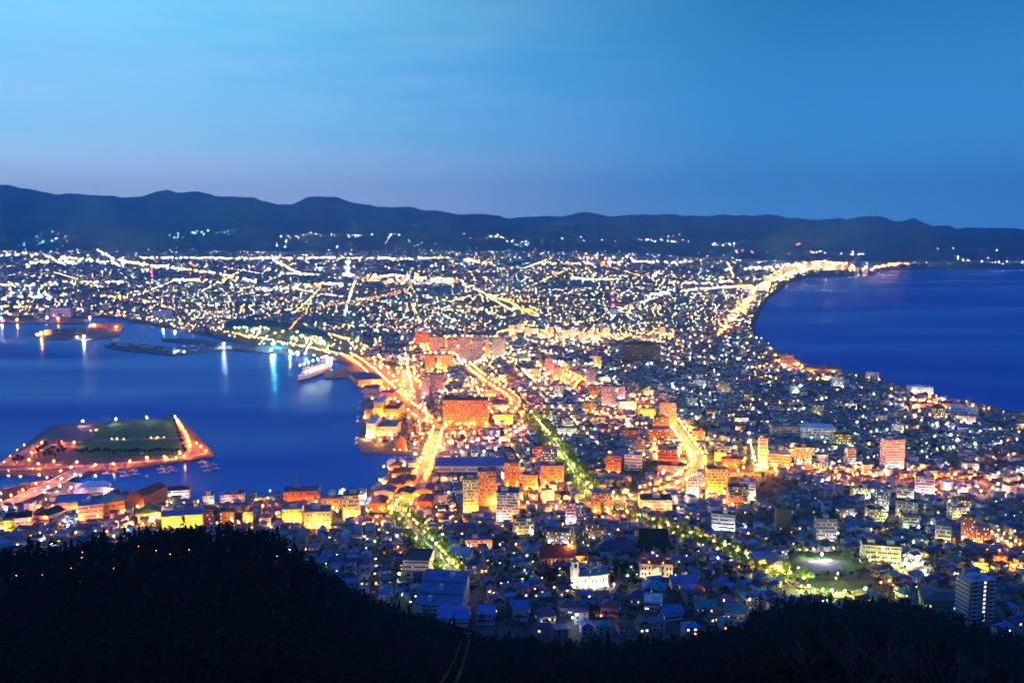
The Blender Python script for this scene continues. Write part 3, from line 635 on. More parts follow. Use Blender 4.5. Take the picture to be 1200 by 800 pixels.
def block(name, label, cat, px0, px1, ytop, ybase, wall, roofc, roof='flat', floors=None, lit='few', dep=None, rot=0.0, group=None, lamps=(), zg=None, land=None, huts=1, rh=None, band_h=1.3):
    cx = (px0 + px1) / 2
    if zg is None: x, y, zz = G(cx, ybase)
    else: x, y = at_z(cx, ybase, zg); zz = zg
    dpt = depth(x, y, zz); W = max(4.0, (px1 - px0) / F * dpt / max(.5, math.cos(rot) + .45 * abs(math.sin(rot)))); cosd = math.cos(math.atan((H - zz) / y))
    Hh = max(3.2, (ybase - ytop) / F * dpt / cosd)
    D = dep or W * .6
    r = rot - math.atan2(x, y) * .55         # turned partly to its street
    ox, oy = -math.sin(r) * D / 2, math.cos(r) * D / 2
    X_, Y_ = x + ox, y + oy
    zmin = min([zz] + [ground_z(X_ + sx * W / 2 * math.cos(r) - sy * D / 2 * math.sin(r), Y_ + sx * W / 2 * math.sin(r) + sy * D / 2 * math.cos(r)) for sx in (-1, 1) for sy in (-1, 1)])
    t = thing(name, label, cat, (X_, Y_, zz), r, group)
    wm = M(wall, .8, .16, .25)
    MB().box(-W / 2, W / 2, -D / 2, D / 2, zmin - zz - .6, Hh).build('wall', wm, t)
    rm = M(ROOFC[roofc] if isinstance(roofc, str) else roofc, .6, .3, .5)
    R_ = MB()
    if roof == 'flat':
        R_.box(-W / 2 - .15, W / 2 + .15, -D / 2 - .15, D / 2 + .15, Hh, Hh + .25)
        for bx_ in ((-W / 2 - .15, W / 2 + .15, -D / 2 - .15, -D / 2 + .2), (-W / 2 - .15, W / 2 + .15, D / 2 - .2, D / 2 + .15), (-W / 2 - .15, -W / 2 + .2, -D / 2 + .2, D / 2 - .2), (W / 2 - .2, W / 2 + .15, -D / 2 + .2, D / 2 - .2)):
            R_.box(*bx_, Hh + .25, Hh + 1.0)
    elif roof == 'gable': R_.gable(W, D, Hh, rh or W * .22, .6, along='y'); MB().add([(-W/2, -D/2, Hh), (W/2, -D/2, Hh), (0, -D/2, Hh + (rh or W * .22) * .98)], [(0, 1, 2)]).build('gable_wall', wm, t)
    elif roof == 'long': R_.gable(W, D, Hh, rh or D * .25, .6, along='x')
    elif roof == 'hip': R_.hip(W, D, Hh, rh or D * .3, .8)
    elif roof == 'arch':
        n = 10; hh = rh or W * .15; pts = [(-W / 2 - .3, Hh)] + [(-W / 2 * math.cos(math.pi * k / n) * 1.02, Hh + .2 + hh * math.sin(math.pi * k / n)) for k in range(n + 1)] + [(W / 2 + .3, Hh)]
        m_ = len(pts); R_.add([(a, -D / 2 - .3, b) for a, b in pts] + [(a, D / 2 + .3, b) for a, b in pts], [tuple(range(m_)), tuple(range(2 * m_ - 1, m_ - 1, -1))] + [(i, m_ + i, m_ + (i + 1) % m_, (i + 1) % m_) for i in range(m_)])
    ro = R_.build('roof', rm, t)
    if roof == 'flat' and huts:
        for k in range(huts):
            hx = (-.25 + .5 * k) * W if huts > 1 else random.uniform(-.2, .2) * W
            hs = min(W, D) * .16 + .8
            MB().box(hx - hs, hx + hs, -hs * .8, hs * .8, Hh + .25, Hh + 3.2).build('stair_hut', wm, ro)
    nf = floors if floors is not None else max(1, int(Hh / 3.3)); fh = Hh / nf
    if nf:
        wb = window_band(W, D, min(band_h, fh * .5)).mesh('window_band', [WM[lit]])
        for k in range(nf): put('window_band', wb, t, (0, 0, fh * (k + .36)))
    if nf >= 5 and lit != 'blaze' and len(label) % 5 < 3 and cat == 'building':
        bl = MB().box(-W * .44, W * .44, -D / 2 - 1.0, -D / 2 - .06, 0, .15).box(-W * .44, W * .44, -D / 2 - 1.0, -D / 2 - .88, .15, 1.0).mesh('balcony', [M(tuple(min(.8, c * 1.1) for c in wall))])
        for k in range(1, nf): put('balcony', bl, t, (0, 0, fh * k))
    for fx, c, s in lamps:                    # lamps standing in front of the building
        lx, ly = x - ox / D * 2 * 5 + math.cos(r) * fx * W, y - oy / D * 2 * 5 + math.sin(r) * fx * W
        lamp(lx, ly, ground_z(lx, ly), min(5.0, Hh * .6 + 1.5), c, s, .36, 'street lamp lighting the front of the ' + (land or label), None)
    OCC.append((X_, Y_, math.hypot(W, D) / 2 + 2))
    if land: LAND.append((land, cx, (ytop + ybase) / 2))
    return t, W, D, Hh, zz
PALE = (.55, .52, .48); WHITE = (.7, .7, .68); BRICK = (.30, .13, .08); TAN = (.42, .33, .22); PINK = (.55, .36, .36); LILAC = (.42, .38, .52); GREY = (.3, .31, .34); DARK = (.05, .045, .045); BROWN = (.16, .10, .07); ORANGE = (.5, .26, .12); CREAM = (.6, .52, .36); RED = (.42, .14, .08); BLUEW = (.38, .5, .62); YEL = (.62, .5, .14); CORAL = (.55, .28, .22)
S1, S2, S3 = 800, 2200, 5200
B = block
# left waterfront
B('exhibition_hall', 'low hall with pale blue curved roof on the near quay', 'hall', 88, 128, 575, 581, WHITE, 'white', 'arch', 1, 'none', 26, .12, lamps=[(.4, 'pink', S1), (-.3, 'pink', S1)], land='hall with pale curved roof', rh=5)
B('office_building', 'long two-storey white building with dark red roof on the quay', 'building', 170, 221, 575, 583.5, WHITE, 'maroon', 'hip', 2, 'few', 14, -.03, lamps=[(-.3, 'pink', S1), (.1, 'warm', S1), (.4, 'pink', S1)], land='long white building with dark red roof', rh=4)
B('warehouse', 'blue flat-roofed warehouse with glowing yellow front by the quay road', 'warehouse', 64, 98, 589, 603, CREAM, 'blue', 'flat', 1, 'none', 34, .0, lamps=[(.3, 'amber', S2), (-.1, 'sodium', S2)], land='blue-roofed warehouse with yellow front', huts=0)
B('office_building', 'small bluish white tower block at the forest edge', 'building', 78, 91, 603, 621, BLUEW, 'slate', 'flat', 5, 'white', 12, .3, land='small bluish white tower block')
B('apartment_block', 'lilac building with blue roof beside the small white tower', 'building', 93, 121, 592, 612, LILAC, 'blue', 'flat', 4, 'few', 26, .2, lamps=[(.4, 'sodium', S1)], land='lilac building with blue roof')
B('warehouse', 'orange-walled warehouse with teal roof left of the brown sheds', 'warehouse', 123, 147, 588, 603, ORANGE, 'teal', 'gable', 2, 'few', 22, .35, lamps=[(.3, 'sodium', S2)], land='orange warehouse with teal roof')
B('warehouse', 'brown rusty-roofed warehouse pointing down to the quay', 'warehouse', 146, 172, 581, 596, BROWN, 'rust', 'gable', 1, 'none', 45, -.5, lamps=[(.3, 'amber', S2)], land='brown rusty-roofed warehouse')
B('market_hall', 'low open hall with green lit roof behind the forest edge', 'hall', 162, 188, 601, 612, (.2, .3, .18), 'green', 'gable', 1, 'yellow', 18, .1, lamps=[(.2, 'green', S2), (-.3, 'amber', S2)], land='green-lit hall')
B('warehouse', 'long building with bright yellow wall under a blue roof', 'warehouse', 191, 237, 604, 619, YEL, 'blue', 'long', 1, 'none', 16, .03, lamps=[(-.35, 'yellow', S3), (-.1, 'yellow', S2), (.1, 'amber', S3), (.35, 'yellow', S3)], land='bright yellow-walled building')
B('office_building', 'cream cube building lit beside the harbour wall', 'building', 238, 250, 581, 591, CREAM, 'navy', 'flat', 2, 'warm', 12, 0, lamps=[(.2, 'yellow', S1)])
B('office_building', 'brown four-storey building right of the bright yellow wall', 'building', 239, 250, 597, 615, BROWN, 'slate', 'flat', 4, 'few', 14, .1)
B('apartment_block', 'white house-like block with bluish roof at the harbour edge', 'building', 258, 270, 580, 592, WHITE, 'blue', 'gable', 3, 'few', 12, .1, lamps=[(.2, 'pink', S1)])
B('apartment_block', 'pale twin-gabled block next to the white harbour block', 'building', 271, 285, 579, 592, PALE, 'navy', 'gable', 3, 'few', 12, -.1, lamps=[(.2, 'amber', S1)])
B('apartment_block', 'red-brown low block below the white harbour block', 'building', 258, 275, 600, 613, BROWN, 'navy', 'flat', 3, 'warm', 12, .1, lamps=[(.3, 'amber', S2)])
B('shop_building', 'narrow yellow-lit shop building at the forest edge', 'building', 285, 296, 600, 615, YEL, 'slate', 'flat', 3, 'yellow', 10, .05, lamps=[(0, 'yellow', S3), (-.9, 'amber', S2)])
B('temple_hall', 'dark-roofed white hall with long gable near the left edge', 'hall', 8, 36, 607, 617, WHITE, 'black', 'long', 1, 'few', 18, .08, lamps=[(-.3, 'warm', S1)], land='dark-roofed white hall at the left edge')
B('temple_hall', 'smaller black-roofed white hall beside the long dark-roofed hall', 'hall', 37, 60, 604, 613, WHITE, 'black', 'gable', 1, 'none', 26, -.55)
B('shop_building', 'yellow-lit shop building at the very left edge', 'building', -14, 14, 611, 623, YEL, 'slate', 'flat', 2, 'yellow', 12, .05, lamps=[(.2, 'yellow', S2), (-.2, 'amber', S2)], land='yellow-lit shop at the left edge')
# near centre-left waterfront
B('museum_building', 'brick building with a tall mast on the harbour front', 'building', 332, 373, 576, 591, BRICK, 'purple', 'flat', 3, 'orange', 22, -.06, lamps=[(-.3, 'sodium', S3), (.2, 'sodium', S2), (.45, 'amber', S2)], land='brick building with the mast')
B('shop_building', 'bright yellow lit building with blue flat roof below the brick mast building', 'building', 331, 354, 597, 613, YEL, 'blue', 'flat', 3, 'yellow', 18, -.04, lamps=[(-.2, 'yellow', S3), (.25, 'yellow', S3)], land='bright yellow building with blue roof')
B('shop_building', 'wide yellow lit building with grey roof left of the yellow tower', 'building', 357, 387, 600, 619, CREAM, 'grey', 'flat', 3, 'yellow', 22, 0, lamps=[(-.3, 'amber', S3), (.05, 'yellow', S3), (.35, 'amber', S3)], land='wide yellow-lit building')
B('office_tower', 'squarish yellow tower with dark roof at the harbour front', 'building', 402, 422, 581, 608, CREAM, 'slate', 'flat', 6, 'yellow', 20, .05, lamps=[(-.3, 'yellow', S3), (.3, 'amber', S3)], land='yellow harbour tower')
B('hall', 'low beige arcaded hall between the mast building and yellow tower', 'hall', 376, 401, 584, 598, TAN, 'grey', 'flat', 2, 'yellow', 14, -.05, lamps=[(.1, 'yellow', S1)])
WH = [(455, 470, 545, 552, 'smallest'), (458, 482, 553, 561, ''), (462, 486, 562, 571, ''), (452, 474, 566, 576, ''), (438, 462, 575, 585, ''), (464, 484, 577, 588, ''), (432, 452, 588, 600, ''), (487, 507, 573, 583, ''), (488, 506, 586, 598, '')]
WD = ['smallest brick warehouse with pale gable at the harbour corner', 'brick gabled warehouse second from the harbour corner', 'brick gabled warehouse third from the harbour corner with amber front', 'brick gabled warehouse on the water edge below the third one', 'red-lit brick warehouse at the water left of the waterfront road', 'brick warehouse squeezed against the left side of the waterfront road', 'brick warehouse nearest to the yellow harbour tower', 'orange-lit brick warehouse right of the waterfront road', 'brick warehouse right of the waterfront road nearest to the viewer']
for (a, b, c, d, e), l in zip(WH, WD):
    B('brick_warehouse', l, 'warehouse', a, b, c + 1.5, d, BRICK, random.choice(['maroon', 'purple', 'brown']), 'gable', 1, 'orange', 26, -.12, 'brick warehouses by the harbour', [(-.35, 'sodium', S2), (.35, 'amber', S2)], rh=3.2)
LAND.append(('brick warehouses', 468, 566))
B('hotel', 'tall yellow lit hotel slab with dark roof', 'hotel', 543, 561, 563, 604, CREAM, 'grey', 'flat', 11, 'yellow', 16, .06, lamps=[(-.3, 'yellow', S3), (.3, 'amber', S3), (.0, 'yellow', S3)], land='tall yellow hotel')
B('hotel', 'orange lit hotel wing behind the tall yellow slab', 'hotel', 560, 582, 553, 592, ORANGE, 'purple', 'flat', 10, 'orange', 18, .06, lamps=[(.2, 'amber', S3), (.45, 'sodium', S3), (.35, 'yellow', S2)])
B('apartment_tower', 'white and pink grid-fronted apartment tower below the yellow hotel', 'building', 581, 608, 578, 611, WHITE, 'navy', 'flat', 10, 'warm', 18, -.1, lamps=[(.3, 'amber', S2), (-.3, 'pink', S2)], land='white grid-fronted tower')
B('apartment_block', 'orange-red apartment tower left of the boulevard', 'building', 591, 609, 543, 571, BRICK, 'purple', 'flat', 8, 'orange', 18, -.05, lamps=[(-.3, 'sodium', S3), (.3, 'sodium', S3)], land='orange-red tower left of the boulevard')
B('apartment_block', 'orange block with lit windows on the edge of the boulevard', 'building', 633, 661, 546, 568, ORANGE, 'navy', 'flat', 6, 'orange', 18, -.05, lamps=[(-.3, 'sodium', S3), (.2, 'amber', S2), (.4, 'sodium', S2)], land='orange block on the boulevard')
B('apartment_block', 'small red block with dark roof at the top of the boulevard', 'building', 625, 644, 523, 537, RED, 'black', 'flat', 4, 'few', 14, -.05, lamps=[(0, 'sodium', S3)])
B('apartment_block', 'orange block in the shade of the tower left of the boulevard', 'building', 612, 630, 557, 574, ORANGE, 'navy', 'flat', 4, 'orange', 14, -.05, lamps=[(-.2, 'sodium', S2), (.3, 'amber', S2)])
B('school_building', 'pale pink block with flat black roof beside the sloping street', 'building', 472, 504, 657, 677, PINK, 'black', 'flat', 4, 'none', 26, -.12, lamps=[(.45, 'warm', 150)], land='pale pink block with black roof', huts=0)
B('house_block', 'white block with long blue roof on the right of the sloping street', 'building', 524, 548, 651, 661, WHITE, 'blue', 'long', 2, 'few', 18, -.35, lamps=[(-.4, 'green', S1)], land='white block with blue roof by the sloping street')
B('house_block', 'small white block with slate roof below the blue-roofed white block', 'building', 545, 571, 662, 672, WHITE, 'slate', 'hip', 2, 'few', 12, .25)
B('apartment_block', 'low pink-brown block with warm windows right of the sloping street', 'building', 545, 577, 633, 644, PINK, 'purple', 'flat', 3, 'warm', 14, .02, lamps=[(-.3, 'amber', S1), (.3, 'amber', S1)])
B('gymnasium', 'low broad hall with plain blue roof below the stepped school', 'hall', 512, 549, 725, 734, BLUEW, 'blue', 'long', 1, 'none', 22, -.08, rh=2.2)
B('gymnasium', 'small hall with dark blue roof right of the stepped school', 'hall', 557, 579, 722, 732, BLUEW, 'blue', 'flat', 1, 'none', 20, -.08, huts=0)
# city centre
B('hotel', 'large red-brick hotel block full of lit orange windows', 'hotel', 519, 572, 469, 499, BRICK, 'black', 'flat', 8, 'orange', 40, -.02, lamps=[(-.45, 'amber', S3), (-.2, 'sodium', S3), (0, 'sodium', S3), (.2, 'sodium', S3), (.45, 'amber', S3)], land='large red-brick hotel')
B('market_hall', 'very long low hall with plain blue roof by the waterfront road', 'hall', 509, 591, 546, 553, LILAC, (.06, .1, .33), 'long', 1, 'few', 52, -.02, lamps=[], land='long blue-roofed hall', rh=6)
B('shopping_hall', 'pale complex with teal blue flat roof on the wharf', 'hall', 441, 465, 500, 511, CREAM, 'teal', 'flat', 2, 'yellow', 44, -.12, lamps=[(-.4, 'amber', S2), (.2, 'pink', S1)], zg=PZ, land='teal-roofed wharf hall', huts=0)
B('shopping_hall', 'cream glowing hall on the wharf beside the teal roof', 'hall', 429, 440, 497, 513, CREAM, 'white', 'flat', 2, 'yellow', 60, -.12, lamps=[(-.4, 'warm', S3), (.3, 'yellow', S3)], zg=PZ, huts=0)
B('shopping_hall', 'yellow glowing long hall in the middle of the wharf', 'hall', 438, 449, 472, 488, YEL, 'white', 'flat', 2, 'yellow', 70, -.12, lamps=[(-.4, 'yellow', S3), (.4, 'yellow', S3)], zg=PZ, huts=0)
B('shopping_hall', 'dark blue-roofed hall with a lit rooftop box on the wharf', 'hall', 450, 468, 479, 489, ORANGE, 'navy', 'flat', 2, 'orange', 60, -.12, lamps=[(-.4, 'amber', S3), (.1, 'amber', S3), (.4, 'sodium', S2)], zg=PZ)
B('market_hall', 'red-orange lit hall at the inner end of the wharf', 'hall', 446, 462, 460, 469, BRICK, 'purple', 'flat', 2, 'orange', 40, -.12, lamps=[(-.4, 'sodium', S3), (.3, 'sodium', S3)], zg=PZ, huts=0)
B('market_hall', 'dark purple shed at the waterside of the wharf', 'hall', 426, 444, 455, 466, LILAC, 'purple', 'long', 1, 'none', 40, -.1, zg=PZ, rh=4)
B('shopping_hall', 'peach-coloured hall at the seaward corner of the wharf', 'hall', 427, 437, 480, 491, TAN, 'grey', 'flat', 2, 'warm', 50, -.12, lamps=[(-.4, 'amber', S2)], zg=PZ, huts=0)
B('station_hall', 'broad station hall with purple striped roof at the wharf corner', 'station', 418, 450, 445, 450.5, ORANGE, 'purple', 'flat', 1, 'orange', 110, .25, lamps=[(-.45, 'sodium', S3), (-.2, 'amber', S3), (.1, 'sodium', S3), (.4, 'sodium', S3)], zg=PZ, land='purple-roofed station hall', huts=0)
B('hotel', 'orange-red hotel tower at the back of the centre', 'hotel', 486, 502, 388, 405, RED, 'white', 'flat', 9, 'orange', 24, 0, lamps=[(-.3, 'sodium', S3), (.3, 'sodium', S3), (0, 'amber', S3)], land='orange-red hotel tower')
B('hotel', 'pink-brown hotel slab right of the orange-red tower', 'hotel', 503, 522, 395, 414, PINK, 'slate', 'flat', 9, 'orange', 24, 0, lamps=[(-.4, 'amber', S3), (0, 'sodium', S2), (.4, 'sodium', S2)])
B('apartment_tower', 'shorter pink-brown tower beside the pink-brown hotel slab', 'building', 523, 536, 398, 416, PINK, 'slate', 'flat', 8, 'few', 20, 0, lamps=[(0, 'pink', S2)])
B('apartment_tower', 'lilac apartment tower with stepped top behind the station', 'building', 538, 552, 396, 426, LILAC, 'grey', 'flat', 11, 'few', 22, .1, lamps=[(0, 'warm', S2)])
B('apartment_tower', 'pale lilac apartment slab next to the stepped lilac tower', 'building', 553, 566, 399, 424, LILAC, 'grey', 'flat', 10, 'white', 22, .0, lamps=[(.2, 'warm', S2)])
B('office_tower', 'narrow yellow lit office tower in the centre', 'building', 568, 574, 398, 420, CREAM, 'slate', 'flat', 9, 'yellow', 16, 0, lamps=[(0, 'yellow', S3)])
B('apartment_tower', 'white-pink apartment tower right of the narrow yellow tower', 'building', 577, 592, 397, 419, WHITE, 'grey', 'flat', 9, 'warm', 20, 0, lamps=[(-.3, 'pink', S2), (.3, 'warm', S2)])
B('hotel', 'orange hotel block facing the station square', 'hotel', 498, 509, 416, 434, ORANGE, 'purple', 'flat', 7, 'orange', 24, 0, lamps=[(-.2, 'sodium', S3), (.3, 'amber', S3)], land='orange block at the station square')
B('department_store', 'yellow glowing store block with pink side facing the station square', 'building', 512, 531, 416, 433, CREAM, 'grey', 'flat', 5, 'yellow', 26, 0, lamps=[(-.2, 'yellow', S3), (.3, 'amber', S3)])
B('billboard_building', 'small building with a bright cyan rooftop panel', 'building', 516, 525, 408, 415, WHITE, 'slate', 'flat', 2, 'white', 14, 0, huts=0)
B('hotel', 'narrow lilac tower left of the white-framed dark tower', 'building', 494, 503, 446, 463, LILAC, 'grey', 'flat', 8, 'few', 18, 0, lamps=[(0, 'pink', S1)])
B('office_tower', 'dark tower with white side frames and few lights', 'building', 504, 521, 439, 461, (.25, .2, .28), 'slate', 'flat', 9, 'few', 22, .05, lamps=[(.3, 'warm', S1)], land='white-framed dark tower')
B('shop_building', 'bright yellow low building behind the red hotel', 'building', 580, 601, 486, 497, YEL, 'grey', 'flat', 3, 'yellow', 22, 0, lamps=[(-.3, 'yellow', S3), (.1, 'yellow', S3), (.4, 'amber', S3)])
B('warehouse', 'dark blue arched-roof hall next to the red hotel', 'hall', 576, 594, 474, 481, GREY, 'navy', 'arch', 1, 'none', 36, 0, lamps=[(.3, 'sodium', S2)])
B('office_block', 'big black office block with brown side and a few lit floors', 'building', 727, 767, 404, 427, DARK, 'black', 'flat', 7, 'none', 70, -.35, land='big black office block')
for l, a, b, c, d, wl, rc, nf, lt, lm in [
    ('small yellowish tower left of the big black block', 694, 705, 417, 431, CREAM, 'grey', 6, 'yellow', 'yellow'), ('pink tower in the orange glow of the side street', 638, 648, 420, 441, PINK, 'grey', 8, 'few', 'pink'),
    ('pink-brown tower next to the pink tower', 650, 660, 430, 446, PINK, 'slate', 6, 'warm', 'sodium'), ('slim lilac tower with dark roof in the middle of the city', 686, 698, 432, 453, LILAC, 'slate', 8, 'few', 'pink'),
    ('orange-brown block below the slim lilac tower', 689, 701, 452, 466, BROWN, 'slate', 5, 'orange', 'sodium'), ('purple-pink tower in the middle of the city', 705, 722, 453, 478, PINK, 'purple', 9, 'few', 'pink'),
    ('pale pink tower right of the purple-pink tower', 723, 732, 455, 470, PINK, 'white', 6, 'few', 'pink'), ('low yellow-windowed white block below the pale pink tower', 726, 746, 470, 481, WHITE, 'navy', 4, 'yellow', 'yellow'),
    ('yellow glowing low block left of the pink-brown tower', 748, 768, 479, 490, YEL, 'grey', 3, 'yellow', 'yellow'), ('tall pink-brown tower at the head of the curving street', 772, 792, 472, 502, PINK, 'navy', 10, 'few', 'amber'),
    ('lower brown block in front of the tall pink-brown tower', 766, 784, 489, 503, BROWN, 'brown', 5, 'few', 'sodium'), ('long brown block with lit windows left of the curving street', 760, 789, 503, 517, BROWN, 'purple', 4, 'warm', 'sodium'),
    ('dark red block beside the long brown block', 725, 748, 504, 518, RED, 'slate', 4, 'few', None), ('orange-red cube block in the dark quarter', 710, 728, 535, 555, RED, 'blue', 6, 'few', 'sodium'),
    ('white block with blue top next to the orange-red cube', 731, 752, 533, 551, WHITE, 'blue', 5, 'few', None), ('maroon block at the inner bend of the curving street', 771, 794, 527, 546, RED, 'purple', 5, 'few', 'sodium'),
    ('long maroon block below the inner bend', 770, 801, 546, 557, RED, 'maroon', 3, 'few', 'pink'), ('yellow tower with an orange side by the curving street', 828, 853, 550, 579, YEL, 'slate', 8, 'yellow', 'yellow'),
    ('dark slab beside the yellow tower', 816, 828, 553, 575, GREY, 'slate', 7, 'few', None), ('white lit slab on the outer bend of the curving street', 805, 819, 561, 585, WHITE, 'white', 7, 'warm', 'warm'),
    ('white balcony apartment block right of the yellow tower', 866, 885, 565, 586, WHITE, 'blue', 6, 'white', 'warm'), ('orange-brown tower with blue roof in the bright main street', 692, 718, 578, 602, ORANGE, 'blue', 7, 'orange', 'sodium'),
    ('long white block with flat black roof under the main street', 750, 788, 586, 598, WHITE, 'black', 3, 'warm', 'amber'), ('dark pink tower pair left of the orange-brown tower', 663, 674, 590, 614, PINK, 'maroon', 7, 'few', 'pink'),
    ('dark grey tower touching the dark pink tower', 675, 685, 592, 615, GREY, 'slate', 7, 'few', None), ('orange-sided pink tower rising over the right quarter', 1036, 1061, 516, 550, (.7, .54, .52), 'grey', 11, 'few', 'pink'),
    ('white apartment block below the pink tower', 1073, 1094, 559, 579, WHITE, 'grey', 6, 'few', 'pink'), ('coral block with white roof left of the cross street', 900, 926, 533, 547, CORAL, 'white', 4, 'none', 'sodium'),
    ('tall dark unlit tower in the roof sea', 909, 927, 597, 630, (.10, .09, .09), 'black', 11, 'none', None), ('tall brown tower at the right edge', 1127, 1143, 607, 637, BROWN, 'brown', 10, 'few', 'sodium'),
    ('shorter brown tower at the right edge', 1145, 1160, 619, 639, BROWN, 'blue', 7, 'few', 'sodium'), ('white apartment row above the park quarter', 940, 981, 502, 515, WHITE, 'white', 4, 'white', None),
    ('long grey block left of the white apartment row', 905, 938, 500, 513, GREY, 'teal', 4, 'few', None), ('green-roofed school hall in the dark right quarter', 908, 930, 489, 495, GREY, 'teal', 1, 'none', None),
    ('orange lit block at the start of the bay shore', 914, 930, 416, 431, ORANGE, 'grey', 5, 'orange', 'sodium'), ('low long orange lit hall on the bay shore', 942, 985, 431.5, 437, ORANGE, 'grey', 2, 'orange', 'amber'),
    ('pale pink box building at the bay edge', 1015, 1029, 437, 445, PINK, 'white', 3, 'few', 'pink'), ('long white apartment row at the bay edge', 1066, 1093, 454, 462, WHITE, 'white', 3, 'warm', 'warm'),
    ('long coral school building at the bay edge', 1103, 1131, 473, 480, CORAL, 'maroon', 3, 'few', 'sodium'), ('white glassy block in front of the coral school', 1115, 1145, 478, 488, BLUEW, 'white', 3, 'white', None),
    ('orange glowing low hall left of the coral school', 1070, 1092, 473, 479, ORANGE, 'maroon', 2, 'orange', 'sodium'), ('red-orange shop block at the right edge', 1166, 1180, 652, 664, RED, 'navy', 3, 'orange', 'sodium'),
    ('yellow shop block beside the red-orange shop at the right', 1141, 1157, 660, 671, YEL, 'navy', 2, 'yellow', 'yellow'), ('orange striped shop block at the extreme right', 1182, 1196, 660, 668, ORANGE, 'slate', 2, 'yellow', 'amber'),
    ('narrow white tower by the short yellow street', 889, 899, 514, 548, WHITE, 'grey', 8, 'warm', 'yellow'), ('red block right of the curving street head', 812, 826, 505, 516, RED, 'slate', 3, 'warm', 'sodium'),
    ('yellow cube block beyond the outer bend', 838, 850, 530, 540, YEL, 'slate', 3, 'yellow', 'yellow'), ('maroon block between the bend and the short street', 846, 866, 538, 549, RED, 'maroon', 3, 'few', 'sodium')]:
    big = nf >= 6
    B('apartment_tower' if big else 'apartment_block', l, 'building', a, b, c, d, wl, rc, 'flat', nf, lt, None, .35 if 'orange-sided' in l else random.choice([-.12, -.05, .05, .12]), lamps=[(-.3, lm, S3 if lm in ('sodium', 'amber', 'yellow') else S2), (.3, lm, S2)] if lm else [],
      land=l if d > 545 else None)
# hotels and office blocks that make the bright far districts
WM['blaze'] = winmat('bright_panes', [(1, .6, .2), (1, .75, .4), (1, .9, .75)], .6, 5)
for g_, lab_, spots_, wl_ in (('hotel blocks of the bright far bay shore', 'pale lit hotel block in the bright strip along the far bay shore', [(899, 332), (906, 328), (913, 324.5), (919, 322), (926, 319.5), (934, 318), (940, 314), (948, 315), (956, 315.5), (964, 313.5), (972, 314.5), (982, 316), (992, 316.5), (1004, 319), (1014, 320), (888, 341), (880, 349)], (CREAM, PINK, WHITE)),
        ('blocks of the bright far district', 'lit block in the bright district right of the observation tower', [(428, 330), (435, 332), (442, 330), (450, 333), (457, 331), (465, 334), (472, 333), (480, 336), (488, 334), (496, 336), (503, 333), (511, 337), (519, 334), (528, 336), (536, 333), (545, 335), (400, 336), (391, 338), (380, 342), (370, 340)], (CREAM, PINK, WHITE, ORANGE)),
        ('blocks of the glowing middle district', 'orange lit block in the glowing district behind the big black office block', [(600, 392), (609, 389), (618, 394), (627, 391), (636, 397), (645, 394), (654, 399), (664, 396), (673, 393), (683, 399), (692, 395), (702, 398), (712, 394), (722, 399), (776, 394), (786, 398)], (CREAM, ORANGE, PINK))):
    for a, b in spots_:
        wp = random.uniform(4.5, 7) if b < 350 else random.uniform(7, 10); hp = random.uniform(3.5, 8) if b < 350 else random.uniform(6, 12)
        block('apartment_block', lab_, 'building', a - wp / 2, a + wp / 2, b - hp, b, random.choice(wl_), 'grey', 'flat', 5, 'blaze', None, random.uniform(-.2, .2), g_, huts=0, lamps=[(-.2, 'amber', S3), (.3, random.choice(['yellow', 'warm', 'sodium']), S3)])
for j, (a, b, wp, hp) in enumerate([(66, 390, 9, 3), (78, 388.5, 10, 3), (90, 387, 8, 2.5), (98, 391, 7, 2.5), (132, 404.5, 7, 2.2), (150, 405.5, 9, 2.5), (168, 407, 8, 2.4), (186, 409.5, 10, 2.6), (208, 412, 11, 2.6), (228, 411, 8, 2.4), (246, 408, 7, 2.2), (276, 407.5, 8, 2.4), (296, 410, 8, 2.4)]):
    block('dock_shed', 'low dark shed on the ' + ('long lit dock' if b < 393 else 'curved breakwater'), 'shed', a - wp / 2, a + wp / 2, b - hp, b, (.12, .12, .18), 'slate', 'long', 1, 'few', 14, 0, 'sheds of the long lit dock' if b < 393 else 'sheds of the curved breakwater', huts=0, zg=2.4, rh=2)
# harbour sheds
B('dock_shed', 'large lilac shed on the far docks', 'shed', 60, 82, 361, 371.5, LILAC, 'grey', 'flat', 2, 'none', 60, 0, huts=0)
B('dock_shed', 'pale tank-like shed at the tip of the long dock', 'shed', 52, 60, 387, 392, LILAC, 'grey', 'arch', 1, 'few', 30, 0, zg=2.4)
B('dock_shed', 'low orange lit shed in the middle of the long dock', 'shed', 108, 124, 379, 383.5, ORANGE, 'grey', 'flat', 1, 'orange', 30, 0, zg=2.4, huts=0)
B('dock_shed', 'low orange lit shed at the landward end of the long dock', 'shed', 126, 141, 379, 383, RED, 'grey', 'flat', 1, 'orange', 30, 0, zg=2.4, huts=0)
B('dock_shed', 'white shed near the shore end of the far docks', 'shed', 180, 200, 367, 373, WHITE, 'white', 'long', 1, 'white', 40, 0)

